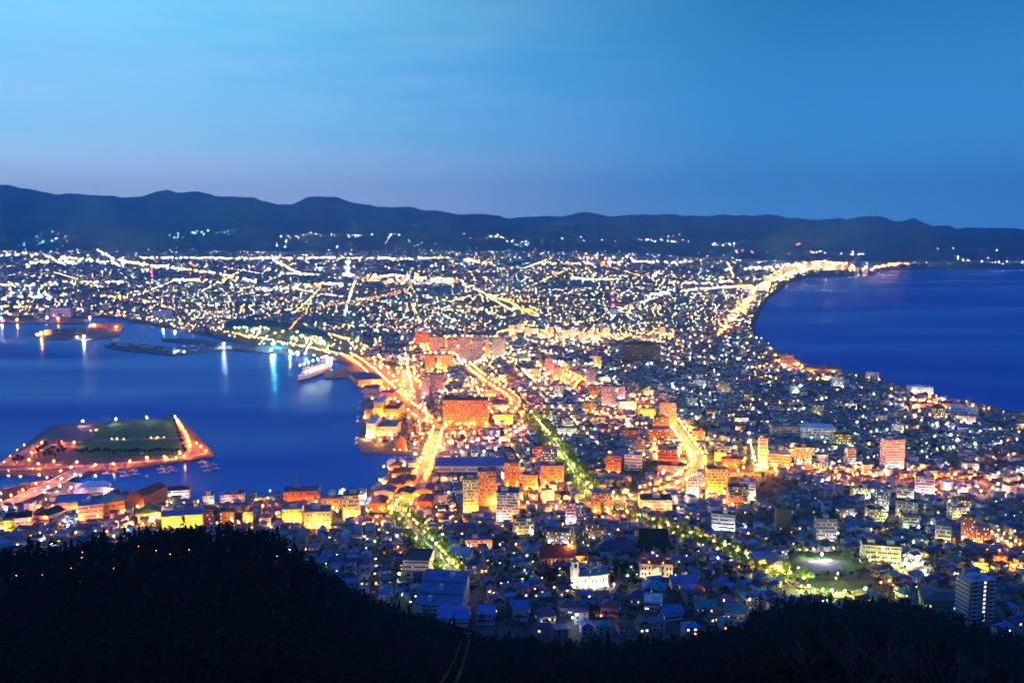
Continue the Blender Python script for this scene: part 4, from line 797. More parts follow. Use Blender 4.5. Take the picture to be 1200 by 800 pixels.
# ---------------------------------------------------------------- landmarks
m_white = principled('white_plaster', (.72, .70, .66), .8, .08, .5); m_green = principled('green_copper', (.06, .22, .24), .6, .25, .6)
m_gold = principled('gilded_metal', (.6, .45, .15), .35, .1, 1, metal=.8); m_dark = principled('dark_glass', (.02, .02, .03), .2, .1, 1)
m_red = principled('red_tiles', (.12, .018, .03), .7, .3, .6); m_blueroof = principled('blue_sheet_roof', (.075, .12, .27), .55, .3, .25); m_navyroof = principled('navy_tiles', (.022, .032, .11), .6, .35, .8)
m_black = principled('black_tiles', (.006, .006, .008), .85, .4, .6); m_teal = principled('turquoise_sheet', (.03, .2, .3), .6, .3, .5)
m_iron = principled('dark_iron', (.03, .03, .035), .6, .2, 2)
def base(cx, ybase, zg=None):
    if zg is None: x, y, zz = G(cx, ybase)
    else: x, y = at_z(cx, ybase, zg); zz = zg
    return x, y, zz, depth(x, y, zz) / F         # metres per pixel
def flood(x, y, c, s, h=3.0, r=.3, label='low floodlight', group=None): lamp(x, y, ground_z(x, y), h, c, s, r, label, group)

# white church with copper-green bell tower and domes
x, y, zz, k = base(690, 687); t = thing('church', 'small white floodlit church with green bell tower and onion domes', 'church', (x, y + 6, zz), .22); LAND.append(('white green-domed church', 690, 675)); OCC += [(x, y + 6, 17), (x - 6, y - 12, 12), (x + 10, y - 12, 12), (x + 2, y - 22, 10)]
MB().box(-9, 14, -5, 5, -1, 6.5).box(-1, 9, -7.5, 7.5, -1, 7).build('wall', m_white, t)
tw_ = MB().box(-13.5, -8.2, -3, 3, -1, 11).box(-13, -8.7, -2.5, 2.5, 11, 15).build('bell_tower', m_white, t)
MB().cone(-10.85, 0, 15, 3.3, 17.6, .5, 8).cone(-10.85, 0, 17.6, .5, 20.2, .12, 8).build('spire', m_green, tw_)
MB().box(-12, -9.7, -3.08, -2.9, 11.8, 14).build('belfry_opening', m_dark, tw_)
MB().gable(22, 10, 6.5, 2.6, .4, cx=2.5).hip(10, 15, 7, 3, .4, cx=4).build('roof', m_green, t)
for dx, dy, r_, h_ in ((4, 0, 1.7, 10), (0.5, -4, 1.0, 9), (7.5, -4, 1.0, 9), (0.5, 4, 1.0, 9), (7.5, 4, 1.0, 9), (12, 0, 1.0, 8.5)):
    d_ = MB().cone(dx, dy, h_ - 2.5, r_ * .7, h_ + .6, r_ * .7, 10).build('drum', m_white, t)
    MB().lathe([(r_ * .7, h_ + .6), (r_, h_ + 1.2), (r_ * .95, h_ + 1.9), (r_ * .45, h_ + 2.7), (.12, h_ + 3.6), (.05, h_ + 5)], 10, dx, dy).build('onion_dome', m_green, d_)
wn_ = MB().box(-.45, .45, -.05, .06, 0, 2.2).mesh('window', [m_dark])
for dx in (-6.5, -4, 10.5, 12.7): put('window', wn_, t, (dx, -5.0, 2.4))
for dx in (1, 4, 7): put('window', wn_, t, (dx, -7.5, 2.6))
c22, s22 = math.cos(.22), math.sin(.22)
def loc2(t, dx, dy): a = t.rotation_euler[2]; return t.location[0] + dx * math.cos(a) - dy * math.sin(a), t.location[1] + dx * math.sin(a) + dy * math.cos(a)
for dx, dy in ((-15, -12), (-6, -13), (3, -15), (12, -13), (19, -8), (-18, -3)): flood(*loc2(t, dx, dy), 'warm', 3600, 1.6, .22, 'low floodlight in front of the white green-domed church', 'church floodlights')

t.scale = (1.05, 1.05, 1.32)
# church with a long dark red roof and a yellow lit steeple
x, y, zz, k = base(655, 661); t = thing('church', 'dark red roofed church with a tall yellow lit steeple', 'church', (x, y + 7, zz), .06); LAND.append(('red-roofed church', 650, 650)); OCC += [(x - 8, y + 7, 13), (x + 8, y + 7, 13), (x - 12, y - 8, 9), (x + 4, y - 8, 9), (x + 18, y - 4, 9)]
MB().box(-17, 14, -7, 7, -1, 6).build('wall', M((.4, .3, .2)), t)
MB().gable(31, 14, 6, 9, .6, cx=-1.5).build('roof', m_red, t)
st_ = MB().box(11, 16, -2.5, 2.5, -1, 17).prism([(13.5 + 2.3 * math.cos(math.pi * i / 4), 2.3 * math.sin(math.pi * i / 4)) for i in range(8)], 17, 20).build('steeple_tower', M((.6, .48, .2)), t)
MB().cone(13.5, 0, 20, 2.6, 31, .08, 8).build('spire', M((.55, .42, .16)), st_)
MB().box(14, 26, -5, 4, -1, 7).build('annex_wall', M((.6, .46, .14)), t); MB().hip(12, 9, 7, 2.6, .4, cx=20, cy_=-.5).build('annex_roof', m_red, t)
for dx in (-12, -7, -2, 3, 8): put('window', MB().box(-.7, .7, -.05, .06, 0, 3).mesh('window', [glow('lit_church_window', (1, .5, .15), 1.2, False)] if dx == -7 else [m_dark]), t, (dx, -7.0, 1.8))
for dx, dy, c, s in ((8, -6, 'yellow', 500), (12, -9, 'yellow', 600), (18, -9, 'yellow', 900), (24, -9, 'yellow', 800), (20, 8, 'yellow', 700), (-6, -13, 'amber', 900)): flood(*loc2(t, dx, dy), c, s * 2, 2.2, .22, 'low yellow floodlight around the red-roofed church', 'red-roofed church floodlights')
x2, y2 = loc2(t, 9, -3); lamp(x2, y2, zz + 11, 4.5, 'yellow', 4500, .22, 'floodlight on the roof aimed at the yellow steeple', None)

# ornate public hall with a pair of turrets
x, y, zz, k = base(770, 676); t = thing('public_hall', 'ornate two-storey hall with twin turrets, floodlit cream and pink', 'hall', (x, y + 8, zz), -.08); LAND.append(('floodlit twin-turreted hall', 770, 662)); OCC += [(x, y + 8, 17), (x - 8, y - 8, 11), (x + 8, y - 8, 11)]
mw_ = M((.68, .5, .36))
MB().box(-13, 13, -6, 6, -1, 9).box(-13.5, -7, -8, 6.5, -1, 10).box(7, 13.5, -8, 6.5, -1, 10).build('wall', mw_, t)
MB().hip(14, 12, 9, 3.4, .5).build('roof', M((.16, .06, .05)), t)
for sx in (-1, 1):
    q = MB().lathe([(2.0, 10), (2.0, 13.5)], 8, sx * 10.2, -1).build('turret', mw_, t)
    MB().lathe([(3.0, 13.4), (1.2, 16), (.25, 18.5), (.05, 21.5)], 8, sx * 10.2, -1).build('turret_roof', M((.25, .07, .07)), q)
    MB().hip(6.5, 14.5, 10, 2.8, .4, cx=sx * 10.25, cy_=-.75).build('wing_roof', M((.16, .06, .05)), t)
MB().box(-3.5, 3.5, -9, -6, -1, 5.5).add([(-4, -9.2, 5.5), (4, -9.2, 5.5), (0, -9.2, 8.2), (-4, -5.9, 5.5), (4, -5.9, 5.5), (0, -5.9, 8.2)], [(0, 1, 2), (3, 5, 4), (0, 2, 5, 3), (1, 4, 5, 2), (0, 3, 4, 1)]).build('porch', M((.7, .58, .36)), t)
for fz in (1.2, 5.4):
    for dx in (-11.5, -9, -5.5, 5.5, 9, 11.5): put('window', MB().box(-.6, .6, -.05, .06, 0, 2.1).mesh('window', [m_dark]), t, (dx, -8.0 if abs(dx) > 7 else -6.0, fz))
for dx, dy, s in ((-11, -13, 700), (-4, -14, 900), (4, -14, 900), (11, -13, 700), (16, -6, 600), (-16, -5, 500)): flood(*loc2(t, dx, dy), 'warm', s * 2, 2, .22, 'low floodlight in front of the twin-turreted hall', 'turreted hall floodlights')
for sx in (-1, 1):
    x2, y2 = loc2(t, sx * 6, -6); lamp(x2, y2, zz + 9.5, 2.5, 'amber', 420, .18, 'floodlight on the eaves of the twin-turreted hall', 'turreted hall floodlights')

t.scale = (1, 1, 1.15)
# large dark hipped temple roof with its lower hall
x, y, zz, k = base(768, 648); t = thing('temple', 'huge black tiled temple roof, unlit, above the turreted hall', 'temple', (x, y + 15, zz), -.05); LAND.append(('black temple roof', 768, 632)); OCC.append((x, y + 15, 24))
MB().box(-15, 15, -12, 12, -1, 6).build('wall', M((.05, .035, .03)), t)
rb_ = MB(); rb_.hip(32, 28, 6, 5, 2.0, ridge=14); rb_.gable(27, 15, 10, 9, .8)
rb_.build('roof', m_black, t)
MB().box(-14, 14, -.6, .6, 19.0, 20.0).build('ridge_beam', m_black, t); MB().box(-5, 5, -18, -13, -1, 4.5).build('porch', M((.06, .04, .03)), t)
x, y, zz, k = base(722, 652); t = thing('temple', 'long navy roofed temple hall left of the black temple roof', 'temple', (x, y + 10, zz), -.1); LAND.append(('long navy temple roof', 722, 642)); OCC += [(x - 9, y + 10, 12), (x + 9, y + 10, 12)]
MB().box(-18, 18, -7, 7, -1, 4.5).build('wall', M((.1, .09, .1)), t); MB().hip(36, 14, 4.5, 7, 1.4, ridge=11).build('roof', m_navyroof, t); MB().box(-10.5, 10.5, -.45, .45, 11.3, 12.1).build('ridge_beam', m_navyroof, t)

# stepped blue-roofed school with zigzag pale gable wall
x, y, zz, k = base(515, 719); t = thing('school_building', 'large stepped building with sawtooth blue roofs and pale zigzag side wall', 'school', (x + 1, y + 17, zz), -.16); LAND.append(('stepped blue-roofed school', 517, 697)); OCC.append((x + 1, y + 17, 28))
W_ = 33
for j, (y0, y1, h0, h1) in enumerate(((-16, -5, 5.5, 9), (-5, 6, 10.5, 14), (6, 17, 15.5, 19))):
    MB().add([(-W_ / 2, y0, -2), (W_ / 2, y0, -2), (W_ / 2, y1, -2), (-W_ / 2, y1, -2), (-W_ / 2, y0, h0), (W_ / 2, y0, h0), (W_ / 2, y1, h1), (-W_ / 2, y1, h1)],
             [(0, 3, 2, 1), (4, 5, 6, 7), (0, 1, 5, 4), (1, 2, 6, 5), (2, 3, 7, 6), (3, 0, 4, 7)]).build('wall', M((.42, .55, .52)), t)
    rf_ = MB().add([(-W_ / 2 - .5, y0 - .7, h0 + .0), (W_ / 2 + .5, y0 - .7, h0), (W_ / 2 + .5, y1 + .2, h1 + .42), (-W_ / 2 - .5, y1 + .2, h1 + .42), (-W_ / 2 - .5, y0 - .7, h0 + .5), (W_ / 2 + .5, y0 - .7, h0 + .5), (W_ / 2 + .5, y1 + .2, h1 + .9), (-W_ / 2 - .5, y1 + .2, h1 + .9)],
             [(0, 3, 2, 1), (4, 5, 6, 7), (0, 1, 5, 4), (1, 2, 6, 5), (2, 3, 7, 6), (3, 0, 4, 7)]).build('roof', m_blueroof, t)
    MB().box(-8 + j * 6, -5 + j * 6, y0 + 3, y0 + 6, h0 + 1, h1 + 1.6).build('dormer', M((.5, .55, .6)), rf_)
    for fz in range(2 + j):
        put('window', MB().box(-W_ / 2 - .08, -W_ / 2 + .05, y0 + 2, y1 - 2, 0, 1.4).mesh('window', [WM['none']]), t, (0, 0, 1.5 + 3.3 * fz))
for dx in (-10, -2, 6, 13):
    for fz in (1.5, 4.4): put('window', MB().box(-1.3, 1.3, -.06, .06, 0, 1.4).mesh('window', [m_dark]), t, (dx, -16, fz))
MB().box(5, 16, -18, -16.1, -2, 6.8).build('stair_wing', M((.3, .5, .6)), t)
for dx, dy in ((-22, -8), (-22, 6)): flood(*loc2(t, dx, dy), 'green', 90, 5, .3, 'greenish lamp beside the zigzag side of the stepped school', 'stepped school lamps')

# school with two rooftop huts, by the park
x, y, zz, k = base(1032, 661); t, W1, D1, H1, z1 = block('school_building', 'greenish lit four-storey school with two rooftop huts behind the park', 'school', 1011, 1054, 640, 661, (.35, .42, .36), 'black', 'flat', 4, 'few', 14, 0, huts=2, land='school with two rooftop huts', lamps=[(-.3, 'green', 500), (.1, 'amber', 400), (.4, 'green', 500)])
for kx in range(7): MB().box(-.2, .2, -.5, -.04, 0, H1 * .93).build('column', M((.5, .52, .45)), t, (-W1 / 2 + W1 * (kx + .5) / 7, -D1 / 2, 0))
for kf in range(4): MB().box(-W1 / 2, W1 / 2, -.9, -.55, 0, .35).build('balcony', M((.5, .52, .45)), t, (0, -D1 / 2, H1 / 4 * kf + .6))

# white stepped balcony tower, bottom right
x, y, zz, k = base(1148, 730); t = thing('apartment_tower', 'bluish white apartment tower with slanted balconies at the forest edge', 'building', (x, y + 8, zz), .22); LAND.append(('white balcony tower', 1148, 706)); OCC.append((x, y + 8, 14))
HT = 30; MB().box(-10, 10, -7, 7, -4, HT).box(-4, 4, 7, 10, -4, HT + 3).build('wall', M((.14, .17, .21)), t)
MB().box(-10.2, 10.2, -7.2, 7.2, HT, HT + .4).box(-5, 1, -3, 3, HT + .4, HT + 3).build('roof', M((.25, .3, .4)), t)
bal = MB().box(-9.6, -1.5, -1.3, -.03, 0, .18).box(-9.6, -1.5, -1.3, -1.18, .18, 1.1).mesh('balcony', [M((.36, .41, .48))]); bal2 = MB().box(4.5, 9.6, -1.0, -.03, 0, .18).box(4.5, 9.6, -1.0, -.9, .18, 1.1).mesh('balcony', [M((.36, .41, .48))])
bal3 = MB().box(-6.6, 6.6, -1.2, -.03, 0, .18).box(-6.6, 6.6, -1.2, -1.08, .18, 1.1).mesh('balcony', [M((.36, .41, .48))]); wdw = MB().box(-.9, .9, -.02, .05, 0, 1.5); wl_ = wdw.mesh('window', [glow('lit_stair_window', (1, .85, .8), 1.6, False)]); wk_ = wdw.mesh('window', [m_dark])
for f_ in range(10):
    zf = .6 + 3.0 * f_
    put('balcony', bal, t, (0, -7, zf)); put('balcony', bal3, t, (-10, 0, zf), -math.pi / 2); put('balcony', bal2, t, (0, -7, zf)); put('window', wl_, t, (1.6, -7.03, zf + .5)); put('window', wk_, t, (-6, -7.03, zf + .6)); put('window', wk_, t, (7, -7.03, zf + .6))
block('gymnasium', 'wide low hall with plain grey-blue roof left of the white balcony tower', 'hall', 1084, 1132, 705, 717, (.08, .16, .12), 'slate', 'hip', 1, 'few', 24, .0, rh=3, land='wide low hall by the balcony tower')
block('house_block', 'yellow-green lit gable house at the corner of the park', 'house', 901, 926, 663, 673, (.55, .6, .18), 'grey', 'gable', 2, 'few', 18, .1, lamps=[(-.1, 'yellow', 1300), (.3, 'green', 500)], land='yellow-green gable house', rh=5)
block('temple_hall', 'blue roofed hall behind the yellow-green gable house', 'hall', 884, 908, 656, 666, (.5, .35, .22), 'blue', 'long', 1, 'few', 16, .5, lamps=[(-.2, 'amber', 400)], rh=5)
block('house_block', 'turquoise roofed mansion just below the turreted hall', 'house', 753, 780, 691, 699, (.45, .5, .55), (.03, .2, .3), 'hip', 2, 'none', 14, -.05, rh=5, land='turquoise-roofed mansion')
block('house_block', 'light blue flat roofed block below the turquoise mansion', 'house', 754, 776, 706, 716, (.5, .55, .62), 'white', 'flat', 2, 'few', 14, -.1)
for nm, a, b, c, d, rc in (('broad blue roofed house right of the turreted hall', 787, 818, 683, 692, 'blue'), ('big navy roofed house left of the light blue flat roof', 735, 752, 700, 709, 'navy'), ('wide dark roofed lodge below the white green-domed church', 656, 676, 712, 722, 'slate'), ('dark pitched roof lodge with pale ridge', 703, 725, 712, 722, 'slate'),
                        ('bright blue roofed house at the lower edge of the town', 777, 803, 719, 727, 'blue'), ('low white and navy house at the lower left edge', 631, 653, 722, 731, 'navy'), ('pale blue roofed house at the lower left edge', 600, 618, 714, 728, 'blue'), ('teal roofed low house on the lower right edge', 818, 840, 712, 719, 'teal'),
                        ('teal roofed house with white gable on the lower right edge', 848, 872, 718, 728, 'teal')):
    block('house_block', nm, 'house', a, b, c, d, (.4, .42, .46), rc, 'hip' if 'hip' in nm or rc in ('navy', 'slate') else 'long', 1, 'few', 13, random.choice([-.2, .1, .3]), rh=4)

# park with curved path and pale gravel
def gsheet(name, px, mat, label, lift=.3):
    pts = [G(a, b) for a, b in px]; P_ = [(p[0], p[1]) for p in pts]
    n = len(P_); ctr = (sum(p[0] for p in P_) / n, sum(p[1] for p in P_) / n)
    ring = []
    for a, b in zip(P_, P_[1:] + P_[:1]):
        for q in range(4): ring.append((a[0] + (b[0] - a[0]) * q / 4, a[1] + (b[1] - a[1]) * q / 4))
    mb = MB(); N = len(ring); vs = []
    for f_ in (1, .66, .33):
        for p in ring:
            xx, yy_ = ctr[0] + (p[0] - ctr[0]) * f_, ctr[1] + (p[1] - ctr[1]) * f_; vs.append((xx, yy_, Tz(xx, yy_) + lift))
    vs.append((*ctr, Tz(*ctr) + lift))
    fs = [(r_ * N + i, r_ * N + (i + 1) % N, (r_ + 1) * N + (i + 1) % N, (r_ + 1) * N + i) for r_ in (0, 1) for i in range(N)] + [(2 * N + i, 2 * N + (i + 1) % N, 3 * N) for i in range(N)]
    o = mb.add(vs, fs).build(name, mat); tag(o, label, None, None, 'structure'); return np.array(P_)
m_grav = principled('park_gravel', (.22, .19, .17), .95, .25, .2)
m_plawn = principled('park_grass', (.075, .13, .022), .95, .35, .3)
PARK = gsheet('lawn', [(934, 648), (985, 648), (1010, 668), (1008, 678), (920, 678), (922, 668)], m_plawn, 'lawn of the lit park', .25)
gsheet('gravel_yard', [(948, 657), (985, 657), (988, 668), (972, 670), (946, 673), (932, 672)], m_grav, 'pale gravel yard in the park', .34)
PARK2 = gsheet('lawn', [(938, 682), (1024, 680), (1022, 700), (985, 703), (945, 699)], m_plawn, 'lawn around the curved park path', .25)
road([(946, 686), (960, 692), (980, 696), (1000, 694), (1014, 690)], 4, 'curved lit park path', None, .42, False, 'path', m_grav)
OCC += [(*G(960, 662)[:2], 30), (*G(985, 668)[:2], 22), (*G(965, 690)[:2], 24), (*G(995, 690)[:2], 24), (*G(1066, 668)[:2], 16), (*G(930, 665)[:2], 14)]
gsheet('garden', [(1042, 655), (1088, 652), (1096, 672), (1062, 682), (1040, 674)], principled('garden_gravel', (.5, .5, .34), .9, .4, .3), 'bright floodlit garden', .28)
pl_ = [G(a, b)[:2] for a, b in [(516, 521), (592, 519), (592, 530), (515, 531)]]
tag(MB().prism(pl_, 2.4, 2.95).build('plaza', m_park), 'lilac paved plaza beside the long blue hall', None, None, 'structure')

# ---- far landmarks
def lattice_tower(cx, ytop, ybase, label, lit):
    x, y, zz, k = base(cx, ybase); h = (ybase - ytop) * k * 1.0; t = thing('lattice_tower', label, 'tower', (x, y, zz)); w_ = h * .09
    reds = [principled('red_paint', (.5, .03, .03), .5, .1, 1), principled('white_paint', (.7, .7, .7), .5, .1, 1)]
    for j in range(6):
        z0, z1_ = h * .86 * j / 6, h * .86 * (j + 1) / 6; a, b = w_ * (1 - j / 7), w_ * (1 - (j + 1) / 7); mb = MB(); th = h * .012
        for sx, sy in ((-1, -1), (1, -1), (1, 1), (-1, 1)):
            mb.tube((sx * a, sy * a, z0), (sx * b, sy * b, z1_), th, th, 4)
            mb.tube((sx * a, sy * a, z0), (-sy * b, sx * b, z1_), th * .6, th * .6, 4)
        mb.build('lattice_section', reds[j % 2], t)
    MB().tube((0, 0, h * .86), (0, 0, h), h * .012, h * .006, 5).build('mast', reds[0], t)
    lm_ = MB().lathe([(.05, -h * .02), (h * .02, 0), (.05, h * .02)], 6).mesh('lamp', [glow('red_beacon', (1, .05, .08), lit)])
    for f_ in (.2, .45, .7, .93): put('lamp', lm_, t, (0, -w_ * .6 * (1 - f_), h * f_))
    return t
lattice_tower(718, 336, 364, 'red and white lattice mast on a pale building in the city', 60)
block('office_block', 'pale building carrying the red and white lattice mast', 'building', 715, 725, 363, 371, WHITE, 'white', 'flat', 4, 'white', 50, 0, huts=0, lamps=[(0, 'white', S2)])
lattice_tower(178.5, 312, 326, 'red lit lattice tower in the far left city', 160)
# slim white observation tower
x, y, zz, k = base(408, 323); h = 19 * k; t = thing('observation_tower', 'slim white floodlit observation tower with a wider head', 'tower', (x, y, zz))
mt_ = glow('floodlit_white_shaft', (1, .95, .85), 1.6, False)
MB().box(-30, 30, -20, 20, -1, 10).build('base_hall', M(WHITE), t)
MB().lathe([(9, 0), (7, h * .75)], 10).build('shaft', M((.75, .73, .68)), t)
MB().lathe([(7, h * .75), (13, h * .80), (15, h * .9), (13, h * .95), (5, h)], 10).build('observation_deck', M((.75, .73, .68)), t)
MB().lathe([(15.2, h * .83), (15.4, h * .88)], 10).build('window_ring', glow('lit_deck_window', (1, .9, .6), 14, False), t)
for a in range(5): lamp(x - 45 + 22 * a, y - 45, zz, 9, 'warm', 11000, 1.6, 'floodlight at the foot of the slim white observation tower', 'observation tower floodlights')
for a in range(3): lamp(x - 12 + 12 * a, y - 30, zz, 50, 'white', 4200, 1.0, 'floodlight mast beside the slim white observation tower', 'observation tower floodlights')

# ---- harbour: the white ship, boats, bridge, tents
def ship(bow, stern, label):
    bx, by = bow; sx, sy = stern; L = math.hypot(bx - sx, by - sy); r = math.atan2(sy - by, sx - bx); t = thing('ship', label, 'ship', ((bx + sx) / 2, (by + sy) / 2, 0), r)
    h2 = L / 2; bm = 8.5; st = [(-h2, 0.3, 10.5), (-h2 * .85, 4, 9.4), (-h2 * .6, 7.2, 8.3), (-h2 * .2, bm, 7.6), (h2 * .4, bm, 7.6), (h2 * .8, bm * .9, 8), (h2, bm * .75, 8.4)]
    def hull(z0, z1f, name, mat):
        mb = MB(); vs = []
        for a, wd, dk in st:
            z1_ = z1f if z1f else dk; f0 = .8 if z0 < 0 else 1
            vs += [(a, -wd * f0, z0), (a, -wd, z1_), (a, wd, z1_), (a, wd * f0, z0)]
        fs = []
        for i in range(len(st) - 1):
            o = i * 4; fs += [(o, o + 4, o + 5, o + 1), (o + 1, o + 5, o + 6, o + 2), (o + 2, o + 6, o + 7, o + 3), (o + 3, o + 7, o + 4, o)]
        fs += [(0, 1, 2, 3), (len(vs) - 4, len(vs) - 1, len(vs) - 2, len(vs) - 3)]
        return mb.add(vs, fs).build(name, mat, t)
    hull(-2, 2.6, 'lower_hull', M((.02, .02, .03), .4)); hull(2.605, None, 'hull', m_white)
    dk_ = MB().box(-h2 * .55, h2 * .75, -7, 7, 7.65, 10.8).box(-h2 * .5, h2 * .6, -6.2, 6.2, 10.8, 13.4).box(-h2 * .46, -h2 * .2, -6.5, 6.5, 13.4, 16.4).build('superstructure', m_white, t)
    wm_ = MB().box(-.7, .7, -.05, .05, 0, 1.1).mesh('window', [glow('lit_cabin_window', (1, .8, .5), 5, False)])
    for j in range(16): put('window', wm_, dk_, (-h2 * .5 + j * h2 * 1.2 / 16, -7.02, 8.8))
    for fx in (-.05, .12):
        for sy_ in (-3.2, 3.2): MB().lathe([(1.5, 13.4), (1.4, 19.5)], 10, h2 * fx * 4, sy_).build('funnel', M((.6, .3, .1)), t)
    MB().tube((-h2 * .33, 0, 16.4), (-h2 * .33, 0, 29), .5, .2, 6).tube((-h2 * .33, -3, 24), (-h2 * .33, 3, 24), .15, .15, 4).build('mast', m_white, t)
    MB().tube((h2 * .7, 0, 10.8), (h2 * .7, 0, 22), .4, .2, 6).build('mast', m_white, t)
    for f_ in (-.85, -.6, -.3, 0, .3, .6, .85):
        for sy_ in (-13,):
            xx = t.location[0] + math.cos(r) * f_ * h2 - math.sin(r) * -sy_ * 0; 
    return t, L, r
bw, sn = at_z(351, 447, 0), at_z(383, 434, 0)
SH, SL, SR = ship(bw, sn, 'floodlit white passenger ship moored at the jetty')
SH.scale = (1.1, 1.35, 1.5)
dl_ = MB().lathe([(.05, -.5), (.5, 0), (.05, .5)], 6).mesh('deck_lamp', [lampmat('warm', 480)])
for f_ in (-.42, -.3, -.15, 0, .15, .3, .42):
    for sy_, z_ in ((-9.5, 14), (0, 24)): put('deck_lamp', dl_, SH, (f_ * SL, sy_, z_))
def boat(x, y, r, L, label, group, col=(.6, .62, .66), mast=True, z0=0.0):
    t = thing('boat', label, 'boat', (x, y, z0), r, group); h2 = L / 2; bm = L * .15
    st = [(-h2, bm * .75), (-h2 * .3, bm), (h2 * .3, bm * .9), (h2 * .75, bm * .5), (h2, .05)]; vs = []
    for a, wd in st: vs += [(a, -wd * .6, -.4), (a, -wd, 1.2 + (.5 if a > h2 * .5 else 0)), (a, wd, 1.2 + (.5 if a > h2 * .5 else 0)), (a, wd * .6, -.4)]
    fs = [(0, 1, 2, 3), (16, 19, 18, 17)]
    for i in range(4):
        o = i * 4; fs += [(o, o + 4, o + 5, o + 1), (o + 1, o + 5, o + 6, o + 2), (o + 2, o + 6, o + 7, o + 3), (o + 3, o + 7, o + 4, o)]
    MB().add(vs, fs).build('hull', M(col), t)
    MB().box(-h2 * .5, h2 * .15, -bm * .6, bm * .6, 1.2, 3.0).build('cabin', M((.65, .67, .7)), t)
    if mast: MB().tube((0, 0, 1.2), (0, 0, L * .9), .12, .06, 5).build('mast', M((.5, .5, .5)), t)
    return t
for a, b, ang in [(427, 453, 1.4), (427, 459, 1.5), (424.5, 471, 1.5), (423, 479, 1.45), (422, 489, 1.5), (421, 494, 1.5), (420.5, 514, 1.5), (420.5, 519, 1.4)]:
    x, y = at_z(a - 2.2, b, 0); boat(x, y, ang + random.uniform(-.1, .1), random.uniform(11, 17), 'white fishing boat moored along the left side of the wharf', 'boats along the wharf', mast=random.random() < .6)
for j in range(7):
    x, y = at_z(431 + j * 5.5, 523.4 + .25 * (j % 3), 0); boat(x, y, -1.2 + random.uniform(-.2, .2), 9, 'small white yacht moored behind the curved breakwater', 'yachts behind the curved breakwater')
for cx, cy0 in ((124, 549), (146, 552), (190, 548), (240, 544)):
    pa, pb = at_z(cx + 2, cy0 - 3, 0), at_z(cx + (10 if cx > 200 else 8), cy0 + (9 if cx > 200 else 7), 0); o = MB().tube((*pa, .5), (*pb, .5), 1.2, 1.2, 4).build('floating_jetty', m_conc); tag(o, {124: 'first floating jetty from the left below the island', 146: 'second floating jetty from the left below the island', 190: 'third floating jetty from the left below the island', 240: 'floating jetty at the right corner of the island'}[cx], 'jetty')
    for j in range(5):
        f_ = (j + .5) / 5; s_ = 1 if j % 2 else -1; bx, by = pa[0] + (pb[0] - pa[0]) * f_ + s_ * 8, pa[1] + (pb[1] - pa[1]) * f_
        boat(bx, by, .1 + (math.pi if s_ < 0 else 0), random.uniform(9, 13), 'white yacht moored at ' + ('the jetty off the right corner of the island' if cx > 200 else 'a jetty on the near side of the island'), 'yachts at the right corner jetty' if cx > 200 else 'yachts at the island jetties')
for j in range(12):
    a = 128 + j * 11; b = float(np.interp(a, [122, 145, 205, 260], [406, 412, 418, 411])) - 8.5 - random.uniform(0, 1.5)
    x, y = at_z(a, b, 0); boat(x, y, random.uniform(-.2, .2), random.uniform(18, 30), 'dark fishing boat moored behind the far breakwater', 'boats behind the far breakwater', (.12, .12, .18), True)
# bridge to the island: deck, railings, piers
p0, p1 = at_z(104, 545, 6), at_z(-36, 612, 6); L = math.hypot(p1[0] - p0[0], p1[1] - p0[1]); r = math.atan2(p1[1] - p0[1], p1[0] - p0[0])
t = thing('bridge', 'long low orange lit road bridge from the quay to the island', 'bridge', (p0[0], p0[1], 0), r)
dk = MB().box(0, L, -11, 11, 4.2, 5.4).build('deck', m_road2, t); MB().box(0, L, -.12, .12, 5.41, 5.43).build('road_marking', m_line, dk)
for s_ in (-1, 1): MB().box(0, L, s_ * 11 - .2, s_ * 11 + .2, 5.405, 6.4).build('railing', M((.45, .4, .38)), t)
for j in range(int(L / 30)): MB().box(-1, 1, -8, 8, -5, 4.2).build('pillar', m_conc, t, (15 + j * 30, 0, 0))
r1 = [(-40, 560), (0, 543.5), (30, 529), (48, 517), (52, 514)]; road(r1, 12, 'orange lit road on the left side of the island', 3.0, .2, False, 'road', m_road2)
road([(-40, 551), (0, 550), (50, 549), (100, 545.5), (150, 542), (205, 538), (245, 530.5)], 10, 'road along the near edge of the island', 3.0, .24, False, 'road', m_road2)
road([(40, 531), (62, 520), (95, 518)], 9, 'short road between the parking lot and the trees', 3.0, .28, False, 'road', m_road2)
road([(207, 490), (214, 502), (222, 517), (222, 528), (217, 535)], 7, 'promenade at the right edge of the island', 3.0, .22, False, 'path', m_road2)
for a, b, c, s in [(113, 503, 'amber', 900), (106, 504, 'sodium', 300), (137, 514, 'amber', 700), (131, 514.3, 'amber', 300), (145, 514, 'amber', 300), (184, 512, 'amber', 700), (177, 512.5, 'amber', 300), (192, 512, 'amber', 300), (196, 537, 'yellow', 900), (206, 536, 'yellow', 700), (28, 520, 'amber', 700), (20, 527, 'amber', 500), (12, 534, 'amber', 400), (5, 541, 'amber', 500), (10, 551, 'amber', 500), (38, 549, 'amber', 400)]:
    lamp_px(a, b, c, s, 2.4, .3, 'low amber floodlight on the island ground', 'low floodlights of the island', 3.0)
